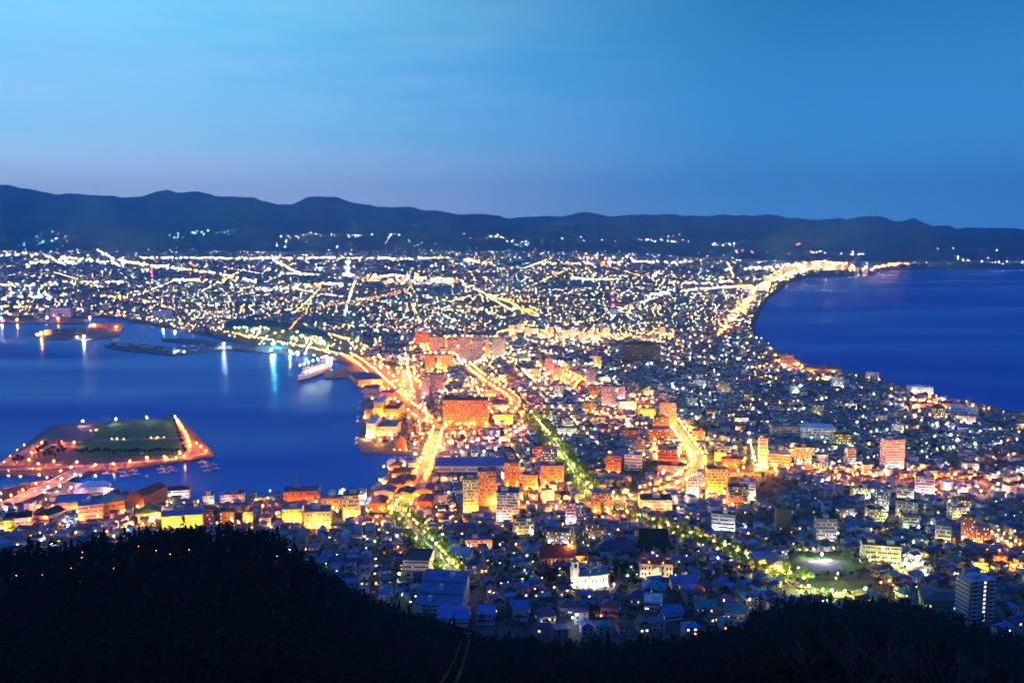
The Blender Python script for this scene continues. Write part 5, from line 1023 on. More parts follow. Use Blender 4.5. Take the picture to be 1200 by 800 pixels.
# orange lit tent
x, y, zz, k = base(470, 527, PZ); t = thing('tent', 'tall orange glowing tent at the end of the wharf', 'tent', (x, y + 5, zz)); OCC.append((x, y + 5, 12))
MB().lathe([(7.5, 0), (7.8, 5), (7.2, 10), (5.2, 15), (2.6, 19), (.2, 22)], 10).build('canvas', principled('orange_canvas', (.7, .18, .02), .8, .1, .5), t); MB().tube((0, 0, 21.5), (0, 0, 24), .15, .1, 5).build('mast', m_iron, t)
for dx, dy in ((-9, -14), (0, -16), (9, -14)): lamp(x + dx, y + 5 + dy, PZ, 3, 'sodium', 1000, .3, 'low orange floodlight around the glowing tent', 'tent floodlights')
# pale storage domes on the harbour corner, brightly lit
for a, b, rr_, l in ((458.5, 548, 8, 'larger cream glowing storage tank at the harbour corner'), (470.5, 547, 7, 'smaller cream glowing storage tank at the harbour corner')):
    x, y, zz, k = base(a, b, PZ); t = thing('storage_tank', l, 'tank', (x, y + 4, zz)); OCC.append((x, y + 4, rr_))
    MB().lathe([(rr_ * .8, 0), (rr_ * .8, rr_ * .9)], 14).build('shell', m_white, t); MB().lathe([(rr_ * .85, rr_ * .9), (rr_ * .6, rr_ * 1.3), (.1, rr_ * 1.55)], 14).build('dome', m_white, t)
    for dx in (-rr_ - 1, rr_ * .7): lamp(x + dx, y - rr_ - 2, PZ, 5, 'yellow', 2200, .35, 'yellow floodlight at the storage tanks', 'tank floodlights')
# the mast of the harbour front brick building and a dark mast further right
for a, yt, yb, l in ((348, 554, 578, 'tall reddish mast rising behind the harbour brick building'), (1128, 498, 530, 'thin grey radio mast in the right quarter')):
    x, y, zz, k = base(a, yb); t = thing('radio_mast', l, 'mast', (x, y, zz)); h = (yb - yt) * k
    MB().tube((0, 0, -1), (0, 0, h), .9, .35, 6).build('pole', M((.35, .15, .1)), t)
    for f_ in (.55, .8): MB().box(-1.6, 1.6, -.2, .2, h * f_, h * f_ + .4).build('crossarm', M((.3, .14, .1)), t)
# ropeway pylon with its cables coming up the slope
xp, yp = -27.5, 545.0; zp = float(T(np.array([xp]), np.array([yp]))[0]); ptop = H - 0  # top shows at (548, 741)
zt = zp
for _ in range(1): pass
for yp in np.arange(420, 600, 2.0):
    xp = (548 - 600) / F * (yp * CP + (H - 60) * SP); zp = float(T(np.array([xp]), np.array([yp]))[0]); zt = zp + 14
    if proj(xp, yp, zt)[1] < 742: break
t = thing('ropeway_pylon', 'steel ropeway pylon with crossarm standing on the dark slope', 'pylon', (xp, yp, zp), .1); ms_ = M((.10, .11, .14), .6)
MB().tube((-1.2, 0, -1), (-.5, 0, 14), .3, .2, 5).tube((1.2, 0, -1), (.5, 0, 14), .3, .2, 5).build('mast', ms_, t)
for f_ in (.3, .6, .85): MB().box(-1.2 + .7 * f_, 1.2 - .7 * f_, -.12, .12, 14 * f_, 14 * f_ + .25).build('brace', ms_, t)
MB().box(-2.6, 2.6, -.4, .4, 13.8, 14.4).build('crossarm', ms_, t)
for s_ in (-1, 1): MB().box(s_ * 2.3 - .4, s_ * 2.3 + .4, -1.6, 1.6, 13.0, 13.8).build('sheave_bank', ms_, t)
for j, (dx, px_) in enumerate(((-2.6, 514), (-2.0, 520), (2.0, 538), (2.6, 543))):
    a = np.array([xp + dx, yp, zt - .2]); yb = 70.0; xb = (px_ - 3 - 600) / F * 110; b = np.array([xb * .2 - 12 + dx * .9, 30.0, H - 26])
    mb = MB(); N = 16; prev = None
    for q in range(N + 1):
        f_ = q / N; p_ = a + (b - a) * f_; p_[2] -= 10 * math.sin(math.pi * f_)
        if prev is not None: mb.tube(prev, p_, .035, .035, 4)
        prev = p_
    o = mb.build('ropeway_cable', ms_); tag(o, ['outermost left ropeway cable rising from the pylon', 'inner left ropeway cable rising from the pylon', 'inner right ropeway cable rising from the pylon', 'outermost right ropeway cable rising from the pylon'][j], 'cable', 'ropeway cables')

# ---------------------------------------------------------------- further mid-rise blocks scattered through the quarters
MIDS = []
tries = 0
while len(MIDS) < 62 and tries < 3000:
    tries += 1
    px, py = random.uniform(560, 1170), random.uniform(418, 640)
    x, y, zz = G(px, py)
    if shore(np.array([x]), np.array([y]))[0] < 25 or any(math.hypot(x - a, y + 8 - b) < r_ + 16 for a, b, r_ in OCC): continue
    if min(float(dist(C_, np.array([x]), np.array([y + 8]), False)[0]) - hw for C_, hw in ROADS_W) < 16: continue
    m = y / F; wpx, hpx_ = random.uniform(13, 26) / m, random.choice([9, 10, 12, 13, 16, 19, 24]) / m
    wl = random.choice([('white', WHITE), ('white', WHITE), ('beige', PALE), ('cream', CREAM), ('pink', PINK), ('grey', GREY), ('brown', BROWN), ('tan', TAN)]); nf = max(2, int(hpx_ * m / 3.2))
    hot = warmth(np.array(px), np.array(py)) > .4
    t, *_ = block('apartment_block', 'block', 'building', px - wpx / 2, px + wpx / 2, py - hpx_, py, wl[1], random.choice(['navy', 'slate', 'grey', 'blue', 'black']), 'flat', nf, 'warm' if hot else random.choice(['few', 'few', 'white', 'yellow']), random.uniform(9, 13), random.choice([-.14, .14, .35]) , 'apartment blocks of the middle quarters', huts=random.choice([0, 1, 1, 2]),
                  lamps=[(-.3, random.choice(['sodium', 'amber']) if hot else random.choice(['warm', 'yellow', 'green', 'white']), S2 if hot else S1), (.35, 'amber' if hot else random.choice(['warm', 'white', 'green']), S1)])
    MIDS.append((t, wl[0], 'tall ' if nf >= 5 else 'low ', px, py - hpx_ / 2))

# ---------------------------------------------------------------- trees
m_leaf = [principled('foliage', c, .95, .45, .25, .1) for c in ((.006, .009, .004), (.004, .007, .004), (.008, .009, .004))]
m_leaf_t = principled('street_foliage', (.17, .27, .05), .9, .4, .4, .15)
m_bark = principled('bark', (.03, .024, .02), .95, .3, 1.5)
def crown_arrays(seed, n, rx, rz_, zc, kind, size):
    g = np.random.default_rng(seed)
    if kind == 'conifer':
        t = g.random(n) ** .8; zz = zc - rz_ + 2 * rz_ * t; rad = rx * (1 - t) ** .9 * (.55 + .45 * g.random(n)) * (1 + .25 * np.sin(t * 26)); a = g.random(n) * 2 * np.pi
        P_ = np.stack([rad * np.cos(a), rad * np.sin(a), zz], 1)
    else:
        lobes = 9; lc = g.normal(size=(lobes, 3)); lc /= np.linalg.norm(lc, axis=1)[:, None]; lc *= np.array([rx * .62, rx * .62, rz_ * .6]); lr = g.uniform(.32, .55, lobes)
        k = g.integers(0, lobes, n); d = g.normal(size=(n, 3)); d /= np.linalg.norm(d, axis=1)[:, None]
        P_ = lc[k] + d * (lr[k] * rx * (.55 + .45 * g.random(n)))[:, None] * np.array([1, 1, rz_ / rx * .95]); P_[:, 2] += zc
    u = g.normal(size=(n, 3)); u /= np.linalg.norm(u, axis=1)[:, None]; v = np.cross(u, g.normal(size=(n, 3))); v /= np.linalg.norm(v, axis=1)[:, None]
    s = size * g.uniform(.6, 1.3, n)[:, None]
    q = np.stack([P_ - u * s, P_ + v * s * .62, P_ + u * s, P_ - v * s * .62], 1)
    return q.reshape(-1, 3)
VAR = [('broad', 1, 300, 4.2, 3.6, 7.4), ('broad', 2, 300, 3.6, 4.2, 7.8), ('broad', 3, 280, 4.8, 3.4, 7.0), ('conifer', 4, 320, 3.0, 6.2, 8.2), ('broad', 5, 300, 3.9, 3.9, 7.2), ('conifer', 6, 300, 2.5, 5.4, 7.4)]
CR = []; TRK = []
for kd, sd, n_, rx, rz_, zc in VAR:
    Vc = crown_arrays(sd, n_, rx, rz_, zc, kd, .62); Qc = np.arange(len(Vc)).reshape(-1, 4)
    CR.append((Vc, fast_mesh('crown', Vc, [Qc], [m_leaf[sd % 3]])))
    tb = MB().tube((0, 0, -1), (.1, .05, zc - rz_ * .2), .28, .15, 6)
    if kd == 'broad':
        for q in range(4):
            a = q * 1.7 + sd; tb.tube((0, 0, zc - rz_ * .75), (rx * .55 * math.cos(a), rx * .55 * math.sin(a), zc + rz_ * .2), .13, .05, 4)
    TRK.append(tb.mesh('trunk', [m_bark]))
CRT = []
for sd, n_, rx, rz_, zc in ((21, 240, 2.9, 2.6, 5.0), (22, 240, 2.5, 3.0, 5.4)):
    Vc = crown_arrays(sd, n_, rx, rz_, zc, 'broad', .5); CRT.append(fast_mesh('crown', Vc, [np.arange(len(Vc)).reshape(-1, 4)], [m_leaf_t]))
def tree(x, y, zz, k, s, label, group, street=False):
    t = thing('street_tree' if street else ('conifer_tree' if VAR[k][0] == 'conifer' else 'broadleaf_tree'), label, 'tree', (x, y, zz), random.uniform(0, 6.28), group); t.scale = (s, s, s * random.uniform(.9, 1.15))
    put('trunk', TRK[k], t); put('crown', CRT[k % 2] if street else CR[k][1], t); return t
# forest on the hillside: a jittered lattice; the trees that show largest stand alone, the rest are one wood
F_pts = []
for y in np.arange(60, 700, 5.4):
    for x in np.arange(-.66 * y - 30, .66 * y + 30, 5.4):
        F_pts.append((x + random.uniform(-2.3, 2.3), y + random.uniform(-2.3, 2.3)))
F_pts = np.array(F_pts); fz = T(F_pts[:, 0], F_pts[:, 1]); hz_ = hill_z(F_pts[:, 0], F_pts[:, 1]); tz_ = town_z(F_pts[:, 0], F_pts[:, 1])
pxs, pys = proj(F_pts[:, 0], F_pts[:, 1], fz + 9)
silp = np.interp(pxs, SIL[:, 0], SIL[:, 1])
yc_ = np.interp(600 + F_pts[:, 0] / F_pts[:, 1] * F * .955, YCT[:, 0], YCT[:, 1])
ok = (hz_ > tz_ - 3) & (pys < 850) & (F_pts[:, 1] < yc_ + 22) & (pxs > -140) & (pxs < 1340)
for ox, oy, orad in OCC:                       # keep clear of buildings at the forest edge
    ok &= np.hypot(F_pts[:, 0] - ox, F_pts[:, 1] - oy) > orad + 3
ok &= np.hypot(F_pts[:, 0] - xp, F_pts[:, 1] - yp) > 9
F_pts, fz, pxs, pys = F_pts[ok], fz[ok], pxs[ok], pys[ok]
vis = (pxs > -10) & (pxs < 1210) & (pys < 800) & (pys > 560)
order = np.argsort(np.where(vis, F_pts[:, 1], 1e6))
n_solo = 110; solo = order[:n_solo]; rest = order[n_solo:]
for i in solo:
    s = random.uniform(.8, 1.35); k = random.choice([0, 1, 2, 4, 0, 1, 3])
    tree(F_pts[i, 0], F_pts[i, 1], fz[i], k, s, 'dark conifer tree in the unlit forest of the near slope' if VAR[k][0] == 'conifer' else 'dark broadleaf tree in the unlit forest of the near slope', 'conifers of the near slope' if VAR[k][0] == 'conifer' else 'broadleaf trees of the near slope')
def wood(name, pts, zs, label, mats, variants, smin, smax, thin=1):
    Vs = []; mi = []
    for j, (x, y) in enumerate(pts):
        k = random.choice(variants); Vc = CR[k][0].reshape(-1, 4, 3)[::thin].reshape(-1, 3); s = random.uniform(smin, smax); a = random.uniform(0, 6.28); c, sn_ = math.cos(a) * s, math.sin(a) * s
        f_ = 1.25 if thin > 1 else 1
        R_ = np.stack([Vc[:, 0] * c - Vc[:, 1] * sn_, Vc[:, 0] * sn_ + Vc[:, 1] * c, Vc[:, 2] * s], 1) + np.array([x, y, zs[j]])
        Vs.append(R_); mi.append(np.full(len(R_) // 4, random.randrange(len(mats))))
    if not Vs: return
    V = np.concatenate(Vs); o = put(name, fast_mesh(name, V, [np.arange(len(V)).reshape(-1, 4)], mats, np.concatenate(mi))); tag(o, label, None, None, 'stuff')
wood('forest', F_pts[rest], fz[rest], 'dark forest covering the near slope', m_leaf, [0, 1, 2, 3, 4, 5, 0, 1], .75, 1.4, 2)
# bare winter trees low on the right
def limbs(mb, p, d, L, r, lev):
    q = p + d * L; mb.tube(p, q, r, r * .62, 5 if lev > 1 else 3)
    if lev == 0: return
    for _ in range(3 if lev > 1 else 2):
        e = d + np.array([random.gauss(0, .48), random.gauss(0, .48), random.gauss(.08, .25)]); e /= np.linalg.norm(e)
        f_ = random.uniform(.55, 1.0); limbs(mb, p + d * L * f_, e, L * random.uniform(.6, .82), r * .58, lev - 1)
m_twig = principled('bare_twigs', (.035, .035, .04), .9, .2, 2)
for j, (px, y, lab) in enumerate([(975, 150, 'bare leafless tree in the dark wood below the park'), (1010, 190, 'bare leafless tree right of the one below the park'), (1090, 170, 'bare leafless tree left of the balcony tower'), (1140, 120, 'slim bare tree below the balcony tower'), (1188, 110, 'bare tree at the lower right corner'), (930, 210, 'small bare tree left in the dark right wood'), (1052, 130, 'forked bare tree in the middle of the dark right wood')]):
    x = (px - 600) / F * y * 1.09; zz = Tz(x, y); t = thing('bare_tree', lab, 'tree', (x, y, zz))
    tp = H - y * math.tan(math.atan(([730, 705, 712, 700, 690, 735, 720][j] - 400) / F) + PITCH) - zz; mb = MB(); random.seed(60 + j)
    hh = max(9, min(tp, 26)); limbs(mb, np.array([0, 0, -1.]), np.array([random.gauss(0, .05), 0, 1.]), hh * .38, hh * .010, 5)
    mb.build('branches', m_twig, t)
random.seed(17)
# trees along the lit streets and in the parks
ST = []
def row(rd, n_off, step, label, group):
    C_, n, hw, zz = rd; L = np.concatenate([[0], np.cumsum(np.linalg.norm(np.diff(C_, axis=0), axis=1))]); d = 4
    while d < L[-1]:
        for s_ in (-1, 1):
            x = np.interp(d, L, C_[:, 0]) + np.interp(d, L, n[:, 0]) * s_ * (hw + n_off); y = np.interp(d, L, C_[:, 1]) + np.interp(d, L, n[:, 1]) * s_ * (hw + n_off)
            tree(x + random.uniform(-1, 1), y + random.uniform(-1, 1), Tz(x, y), random.choice([0, 1]), random.uniform(1.2, 1.8), label, group, True)
        d += step * random.uniform(.8, 1.3)
row(D_, 9.5, 14, 'street tree lit yellow-green along the boulevard', 'trees of the boulevard')
row(D_, 2.0, 12, 'street tree lit yellow-green along the boulevard', 'trees of the boulevard')
row(C_n, 3.0, 12, 'street tree lit yellow-green along the sloping street', 'trees of the sloping street')
row(G_, 3.0, 15, 'street tree along the lit street behind the black temple roof', 'trees of the street behind the temple')
for a, b in [(984, 650), (990, 656), (1000, 652), (1010, 660), (1014, 668), (1020, 672), (996, 660), (1004, 670), (1040, 676), (1036, 668), (1050, 680), (975, 645), (966, 641), (960, 644), (930, 650), (940, 645)]:
    x, y, zz = G(a, b); tree(x, y, zz, random.choice([0, 1]), random.uniform(.9, 1.3), 'leafy tree around the lit park', 'trees around the park', True)
for a, b in [(945, 678), (958, 678), (970, 678), (985, 679), (997, 678), (1006, 680), (935, 683), (1020, 690), (1030, 688), (925, 682)]:
    x, y, zz = G(a, b); tree(x, y, zz, random.choice([0, 1, 4]), random.uniform(.4, .6), 'dark rounded shrub tree between gravel yard and curved park path', 'dark trees between yard and path')
for a, b in [(713, 676), (722, 680), (731, 678), (741, 682), (708, 668), (720, 668), (733, 670), (745, 674), (726, 674), (744, 688), (718, 688), (640, 684), (652, 680), (646, 690), (632, 682), (660, 688), (668, 690)]:
    x, y, zz = G(a, b); OCC.append((x, y, 5)); tree(x, y, zz, random.choice([0, 1, 4]), random.uniform(.8, 1.1), 'dark tree beside the white green-domed church', 'dark trees around the churches')
for j in range(26):
    a = 92 + j * 4.6; b = 533.5 + random.uniform(-1.2, 1.2) - .02 * j; x, y = at_z(a, b, 3); tree(x, y, 3, random.choice([0, 1]), random.uniform(.8, 1.1), 'dark tree in the hedge on the near side of the island lawn', 'trees of the island lawn')
for a, b in [(45, 534), (50, 531), (56, 534), (62, 530), (68, 534), (73, 529), (60, 537), (52, 538), (22, 541), (18, 544), (26, 543), (70, 525), (65, 538), (76, 533), (54, 526)]:
    x, y = at_z(a, b, 3); tree(x, y, 3, random.choice([0, 1]), random.uniform(.9, 1.3), 'dark tree in the grove left of the island lawn', 'trees of the island grove')
for j in range(12):
    f_ = j / 11; a, b = 203 + f_ * 14, 493 + f_ * 40; x, y = at_z(a, b, 3); tree(x, y, 3, random.choice([0, 1]), random.uniform(.7, 1.0), 'dark tree along the right edge of the island lawn', 'trees along the right edge of the island lawn')
# the green park strip along the far harbour shore
mwd = [m_leaf_t]
pts = [G(random.uniform(0, 1), 0) for _ in range(0)]
gp = []
for _ in range(420):
    f_ = random.random(); a = 262 + 140 * f_; b0 = 392 + 20 * f_; b = b0 - random.uniform(1, 15) * math.sin(math.pi * (f_ * .85 + .1)); x, y, zz = G(a, b); gp.append((x, y))
gp = np.array(gp); wood('park_wood', gp, T(gp[:, 0], gp[:, 1]), 'green lit wooded strip along the far harbour shore', mwd, [0, 1, 2], .9, 1.3, 4)
for _ in range(34):
    f_ = random.random(); a = 268 + 126 * f_; b = 391 + 19 * f_ - random.uniform(2, 13) * math.sin(math.pi * (f_ * .85 + .1)); x, y, zz = G(a, b); lamp(x, y, zz, 9, random.choice(['green', 'green', 'yellow', 'teal']), 3200, .6)

# ---------------------------------------------------------------- houses
def roadclear(x, y):
    d = np.full(x.shape, 1e9)
    for C_, hw in ROADS_W:
        m = (x > C_[:, 0].min() - 40) & (x < C_[:, 0].max() + 40) & (y > C_[:, 1].min() - 40) & (y < C_[:, 1].max() + 40)
        if m.any(): d[m] = np.minimum(d[m], dist(C_, x[m], y[m], False) - hw)
    return d
def grid_sites(y0, y1, step_x, step_y, block_x, block_y, street, ang, umax=.66):
    """Lots on a street grid turned by ang; returns x, y, angle."""
    c, s = math.cos(ang), math.sin(ang); R_ = y1 * 1.25
    us = []; q = -R_
    while q < R_:
        k = 0
        while (k + 1) * step_x <= block_x: us.append(q + (k + .5) * step_x); k += 1
        q += block_x + street
    vs = []; q = -R_
    while q < R_:
        k = 0
        while (k + 1) * step_y <= block_y: vs.append(q + (k + .5) * step_y); k += 1
        q += block_y + street
    Uq, Vq = np.meshgrid(us, vs); x = Uq * c - Vq * s; y = Uq * s + Vq * c
    x = x.ravel(); y = y.ravel(); m = (y > y0) & (y < y1) & (np.abs(x) < umax * y + 20); return x[m], y[m]
A1, A2 = math.radians(8), math.radians(23)
sx, sy, sa = [], [], []
for ang, sel in ((A1, lambda x, y: x / y < .17 - (y - 1000) / 9000), (A2, lambda x, y: x / y >= .17 - (y - 1000) / 9000)):
    x, y = grid_sites(590, 2900, 12.4, 15.5, 62, 62, 5, ang); m = sel(x, y); sx.append(x[m]); sy.append(y[m]); sa.append(np.full(m.sum(), ang))
hx = np.concatenate(sx); hy = np.concatenate(sy); ha = np.concatenate(sa)
hx += rng.normal(0, .9, len(hx)); hy += rng.normal(0, .9, len(hy)); ha = ha + rng.normal(0, .06, len(ha)) + np.where(rng.random(len(hx)) < .35, math.pi / 2, 0)
sh = shore(hx, hy); keep = (sh > 13) & (hill_z(hx, hy) < town_z(hx, hy) + .5) & (rng.random(len(hx)) < np.where(hy < 950, .80, .90))
keep &= roadclear(hx, hy) > 7
for ox, oy, orad in OCC: keep &= np.hypot(hx - ox, hy - oy) > orad + 6
# dark wooded gaps
gap = fbm(hx / 170, hy / 170, 3, 41); keep &= ~((gap > .76) & (hy > 900))
for P_ in (PARK, PARK2): keep &= ~(inside(P_, hx, hy) | (dist(P_, hx, hy) < 9))
pw = [at_z(a, b, 3) for a, b in [(262, 378), (300, 372), (400, 392), (430, 418), (400, 428), (340, 412), (262, 398)]]; keep &= ~inside(np.array(pw), hx, hy)
ww = [at_z(a, b, 3) for a, b in [(396, 428), (440, 420), (478, 428), (502, 450), (524, 494), (500, 512), (494, 530), (420, 532)]]; keep &= ~inside(np.array(ww), hx, hy)
gm = ~keep & (sh > 15) & (hill_z(hx, hy) < town_z(hx, hy) + 1) & (roadclear(hx, hy) > 4) & ~inside(PARK, hx, hy) & ~inside(PARK2, hx, hy)
for ox, oy, orad in OCC: gm &= np.hypot(hx - ox, hy - oy) > orad
gx, gy = hx[gm], hy[gm]; gx = np.concatenate([gx, gx + rng.normal(0, 5, len(gx))]); gy = np.concatenate([gy, gy + rng.normal(0, 5, len(gy))])
lq = [at_z(a, b, 3) for a, b in [(-80, 650), (-5, 603), (22, 597), (62, 588), (88, 588), (112, 581), (124, 575), (118, 566), (60, 561), (-80, 590)]]; keep &= ~inside(np.array(lq), hx, hy); gm &= ~inside(np.array(lq), hx, hy)
hx, hy, ha = hx[keep], hy[keep], ha[keep]
hzg = T(hx, hy)
n = len(hx); hw_ = rng.uniform(7.2, 10.6, n); hd_ = rng.uniform(7, 9.8, n); hh_ = rng.choice([3.2, 5.6, 5.8, 6.2, 6.4, 8.6], n); hr_ = rng.uniform(1.6, 2.8, n)
big = (rng.random(n) < .10) & (hy > 1000); hw_[big] *= 1.5; hh_[big] = rng.uniform(8, 14, big.sum()); hr_[big] = .25
flat = big | (rng.random(n) < .16); hr_[flat] = .3
RN = ['navy', 'blue', 'slate', 'teal', 'black', 'grey', 'maroon', 'purple', 'rust', 'green']; RP = np.array([.26, .17, .15, .10, .12, .07, .05, .04, .02, .02]); RP /= RP.sum()
ri = rng.choice(len(RN), n, p=RP); RCOL = np.array([ROOFC[k] for k in RN])
WN = [(.36, .36, .36), (.24, .26, .32), (.4, .34, .27), (.16, .17, .21), (.62, .62, .62), (.24, .17, .13), (.24, .30, .28), (.12, .11, .12)]; wi = rng.integers(0, len(WN), n); WCOL = np.array(WN)
hpx, hpy = proj(hx, hy, hzg + 4); silh = np.interp(hpx, SIL[:, 0], SIL[:, 1])
visible = (hpx > 4) & (hpx < 1196) & (hpy < silh - 4)
orderh = np.argsort(np.where(visible, hy, 1e6)); NS = 300
soloh = orderh[:NS]; resth = orderh[NS:]
GL = {k: glow(k, c, s, False) for k, c, s in (('lit_window_warm', (1, .66, .26), 3), ('lit_window_white', (.85, .93, 1), 2.4), ('lit_window_amber', (1, .42, .08), 3), ('lit_window_green', (.7, 1, .4), 2.2))}
GK = list(GL)
win_lit = {k: MB().box(-.75, .75, -.06, .04, 0, 1.25).mesh('window', [GL[k]]) for k in GK}; win_dark = MB().box(-.75, .75, -.06, .04, 0, 1.25).mesh('window', [m_dark])
door_me = MB().box(-.5, .5, -.07, .04, 0, 2.05).mesh('door', [M((.12, .06, .04))])
RM = {k: principled(k + '_roof_sheet', ROOFC[k], .55, .35, .7) for k in RN}
DESCS = []
for i in soloh:
    rc = RN[ri[i]]; W, D, Hh = hw_[i], hd_[i], hh_[i]; kind = 'flat-topped' if flat[i] else ('hipped' if i % 4 == 0 else 'gabled')
    t = thing('house', 'house', 'house', (hx[i], hy[i], hzg[i]), ha[i], 'houses of the near town')
    MB().box(-W / 2, W / 2, -D / 2, D / 2, -2.5, Hh).build('wall', M(WN[wi[i]], .85), t)
    rb = MB()
    if kind == 'flat-topped': rb.box(-W / 2 - .3, W / 2 + .3, -D / 2 - .3, D / 2 + .3, Hh, Hh + .45)
    elif kind == 'gabled':
        rb.gable(W, D, Hh, hr_[i], .5, along='x')
        MB().add([(-W / 2, -D / 2, Hh), (-W / 2, D / 2, Hh), (-W / 2, 0, Hh + hr_[i] * .95), (W / 2, -D / 2, Hh), (W / 2, D / 2, Hh), (W / 2, 0, Hh + hr_[i] * .95)], [(0, 2, 1), (3, 4, 5)]).build('gable_wall', M(WN[wi[i]], .85), t)
    else: rb.hip(W, D, Hh, hr_[i], .5)
    ro = rb.build('roof', RM[rc], t)
    if i % 3 == 0: MB().box(-.35, .35, -.35, .35, Hh, Hh + hr_[i] + .9).build('chimney', M(BRICK), ro, (W * .22, D * .12, 0))
    face = -1 if abs(((ha[i] + math.pi / 2) % math.pi) - math.pi / 2) < 1 else 1
    nwin = 0
    for zf in ([1.1] if Hh < 4 else [1.1, 3.9] if Hh < 7.5 else [1.1, 3.9, 6.7]):
        for fx in (-.28, .22):
            lit = random.random() < .17
            me = win_lit[random.choice(GK)] if lit else win_dark
            if face < 0: put('window', me, t, (fx * W, -D / 2 - .0, zf))
            else: put('window', me, t, (-W / 2, fx * D, zf), -math.pi / 2)
    if i % 2: put('door', door_me, t, (0, -D / 2, 0) if face < 0 else (-W / 2, 0, 0), 0 if face < 0 else -math.pi / 2)
    DESCS.append((t, rc, kind, hpx[i], hpy[i]))
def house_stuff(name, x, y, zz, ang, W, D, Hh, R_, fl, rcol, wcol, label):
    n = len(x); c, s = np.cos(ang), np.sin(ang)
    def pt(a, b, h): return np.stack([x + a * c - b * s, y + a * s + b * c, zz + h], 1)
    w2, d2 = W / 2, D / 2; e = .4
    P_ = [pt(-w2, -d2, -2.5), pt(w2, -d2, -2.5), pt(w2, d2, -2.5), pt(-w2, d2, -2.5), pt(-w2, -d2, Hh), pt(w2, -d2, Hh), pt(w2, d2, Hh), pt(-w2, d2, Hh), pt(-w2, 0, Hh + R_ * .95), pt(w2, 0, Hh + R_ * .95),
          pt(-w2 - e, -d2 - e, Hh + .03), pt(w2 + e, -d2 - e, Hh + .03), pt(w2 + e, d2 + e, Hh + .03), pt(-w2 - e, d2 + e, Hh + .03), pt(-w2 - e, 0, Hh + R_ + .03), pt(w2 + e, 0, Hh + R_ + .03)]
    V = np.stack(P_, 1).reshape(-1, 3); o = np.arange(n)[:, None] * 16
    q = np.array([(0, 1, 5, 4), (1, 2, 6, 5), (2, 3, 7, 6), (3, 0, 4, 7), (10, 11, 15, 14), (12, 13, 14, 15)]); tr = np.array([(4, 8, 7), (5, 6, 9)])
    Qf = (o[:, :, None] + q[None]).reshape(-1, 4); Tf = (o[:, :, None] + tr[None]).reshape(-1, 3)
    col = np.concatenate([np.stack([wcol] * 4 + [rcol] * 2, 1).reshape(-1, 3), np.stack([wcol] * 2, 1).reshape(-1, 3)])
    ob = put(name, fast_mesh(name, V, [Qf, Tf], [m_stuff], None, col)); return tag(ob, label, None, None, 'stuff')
m_stuff = bpy.data.materials.new('house_paint'); m_stuff.use_nodes = True; nt = m_stuff.node_tree; b_ = nt.nodes['Principled BSDF']; at = nt.nodes.new('ShaderNodeAttribute'); at.attribute_name = 'col'
tn = nt.nodes.new('ShaderNodeTexNoise'); tn.inputs['Scale'].default_value = .35; g_ = nt.nodes.new('ShaderNodeTexCoord'); nt.links.new(g_.outputs['Object'], tn.inputs[0])
rn_ = ramp(nt, [(.3, (.72, .72, .72)), (.7, (1.15, 1.15, 1.15))]); nt.links.new(tn.outputs[0], rn_.inputs[0])
nt.links.new(mixc(nt, 1.0, at.outputs['Color'], rn_.outputs[0], 'MULTIPLY'), b_.inputs['Base Color']); b_.inputs['Roughness'].default_value = .65
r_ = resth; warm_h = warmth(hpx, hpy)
house_stuff('houses', hx[r_], hy[r_], hzg[r_], ha[r_], hw_[r_], hd_[r_], hh_[r_], hr_[r_], flat[r_], RCOL[ri[r_]] * rng.uniform(.7, 1.3, (len(r_), 1)) + .10 * warm_h[r_, None], np.minimum(.75, WCOL[wi[r_]] * (1 + 1.3 * warm_h[r_, None])), 'sea of small roofs filling the middle of the city')  # lamp glow put into the colour: walls and roofs lightened in gold-lit districts
# the far city: sites drawn evenly over the picture height, so fewer per hectare farther off
N_ = 30000; fpx = rng.uniform(-180, 1380, N_); fpy = 291 + 102 * rng.random(N_) ** .9
zz = np.full(N_, 3.0)
for _ in range(25):
    fx, fy = at_z(fpx, fpy, zz); zz = .5 * zz + .5 * town_z(fx, fy)
fx, fy = at_z(fpx, fpy, zz); sh = shore(fx, fy); keep = (sh > 25) & (fy > 2850) & (fy < 8900) & (fbm(fx / 420, fy / 420, 3, 77) < .66) & ~inside(np.array(pw), fx, fy); fx, fy = fx[keep], fy[keep]; fz_ = T(fx, fy); n = len(fx)
sc_ = 1 + (fy - 2800) / 5200
fw = rng.uniform(9, 16, n) * sc_; fh = rng.choice([4, 6, 6, 7, 9, 12], n) * (1 + .25 * (sc_ - 1)); tall = rng.random(n) < .015; fh[tall] = rng.uniform(18, 38, tall.sum())
fri = rng.choice(len(RN), n, p=RP)
house_stuff('distant_houses', fx, fy, fz_, rng.choice([A1, A2, A1 + 1.57], n) + rng.normal(0, .1, n), fw, fw * .8, fh, np.where(rng.random(n) < .5, 2.5, .4), None, RCOL[fri] * rng.uniform(.6, 1.2, (n, 1)), WCOL[rng.integers(0, len(WN), n)], 'far houses of the plain reaching to the foothills')
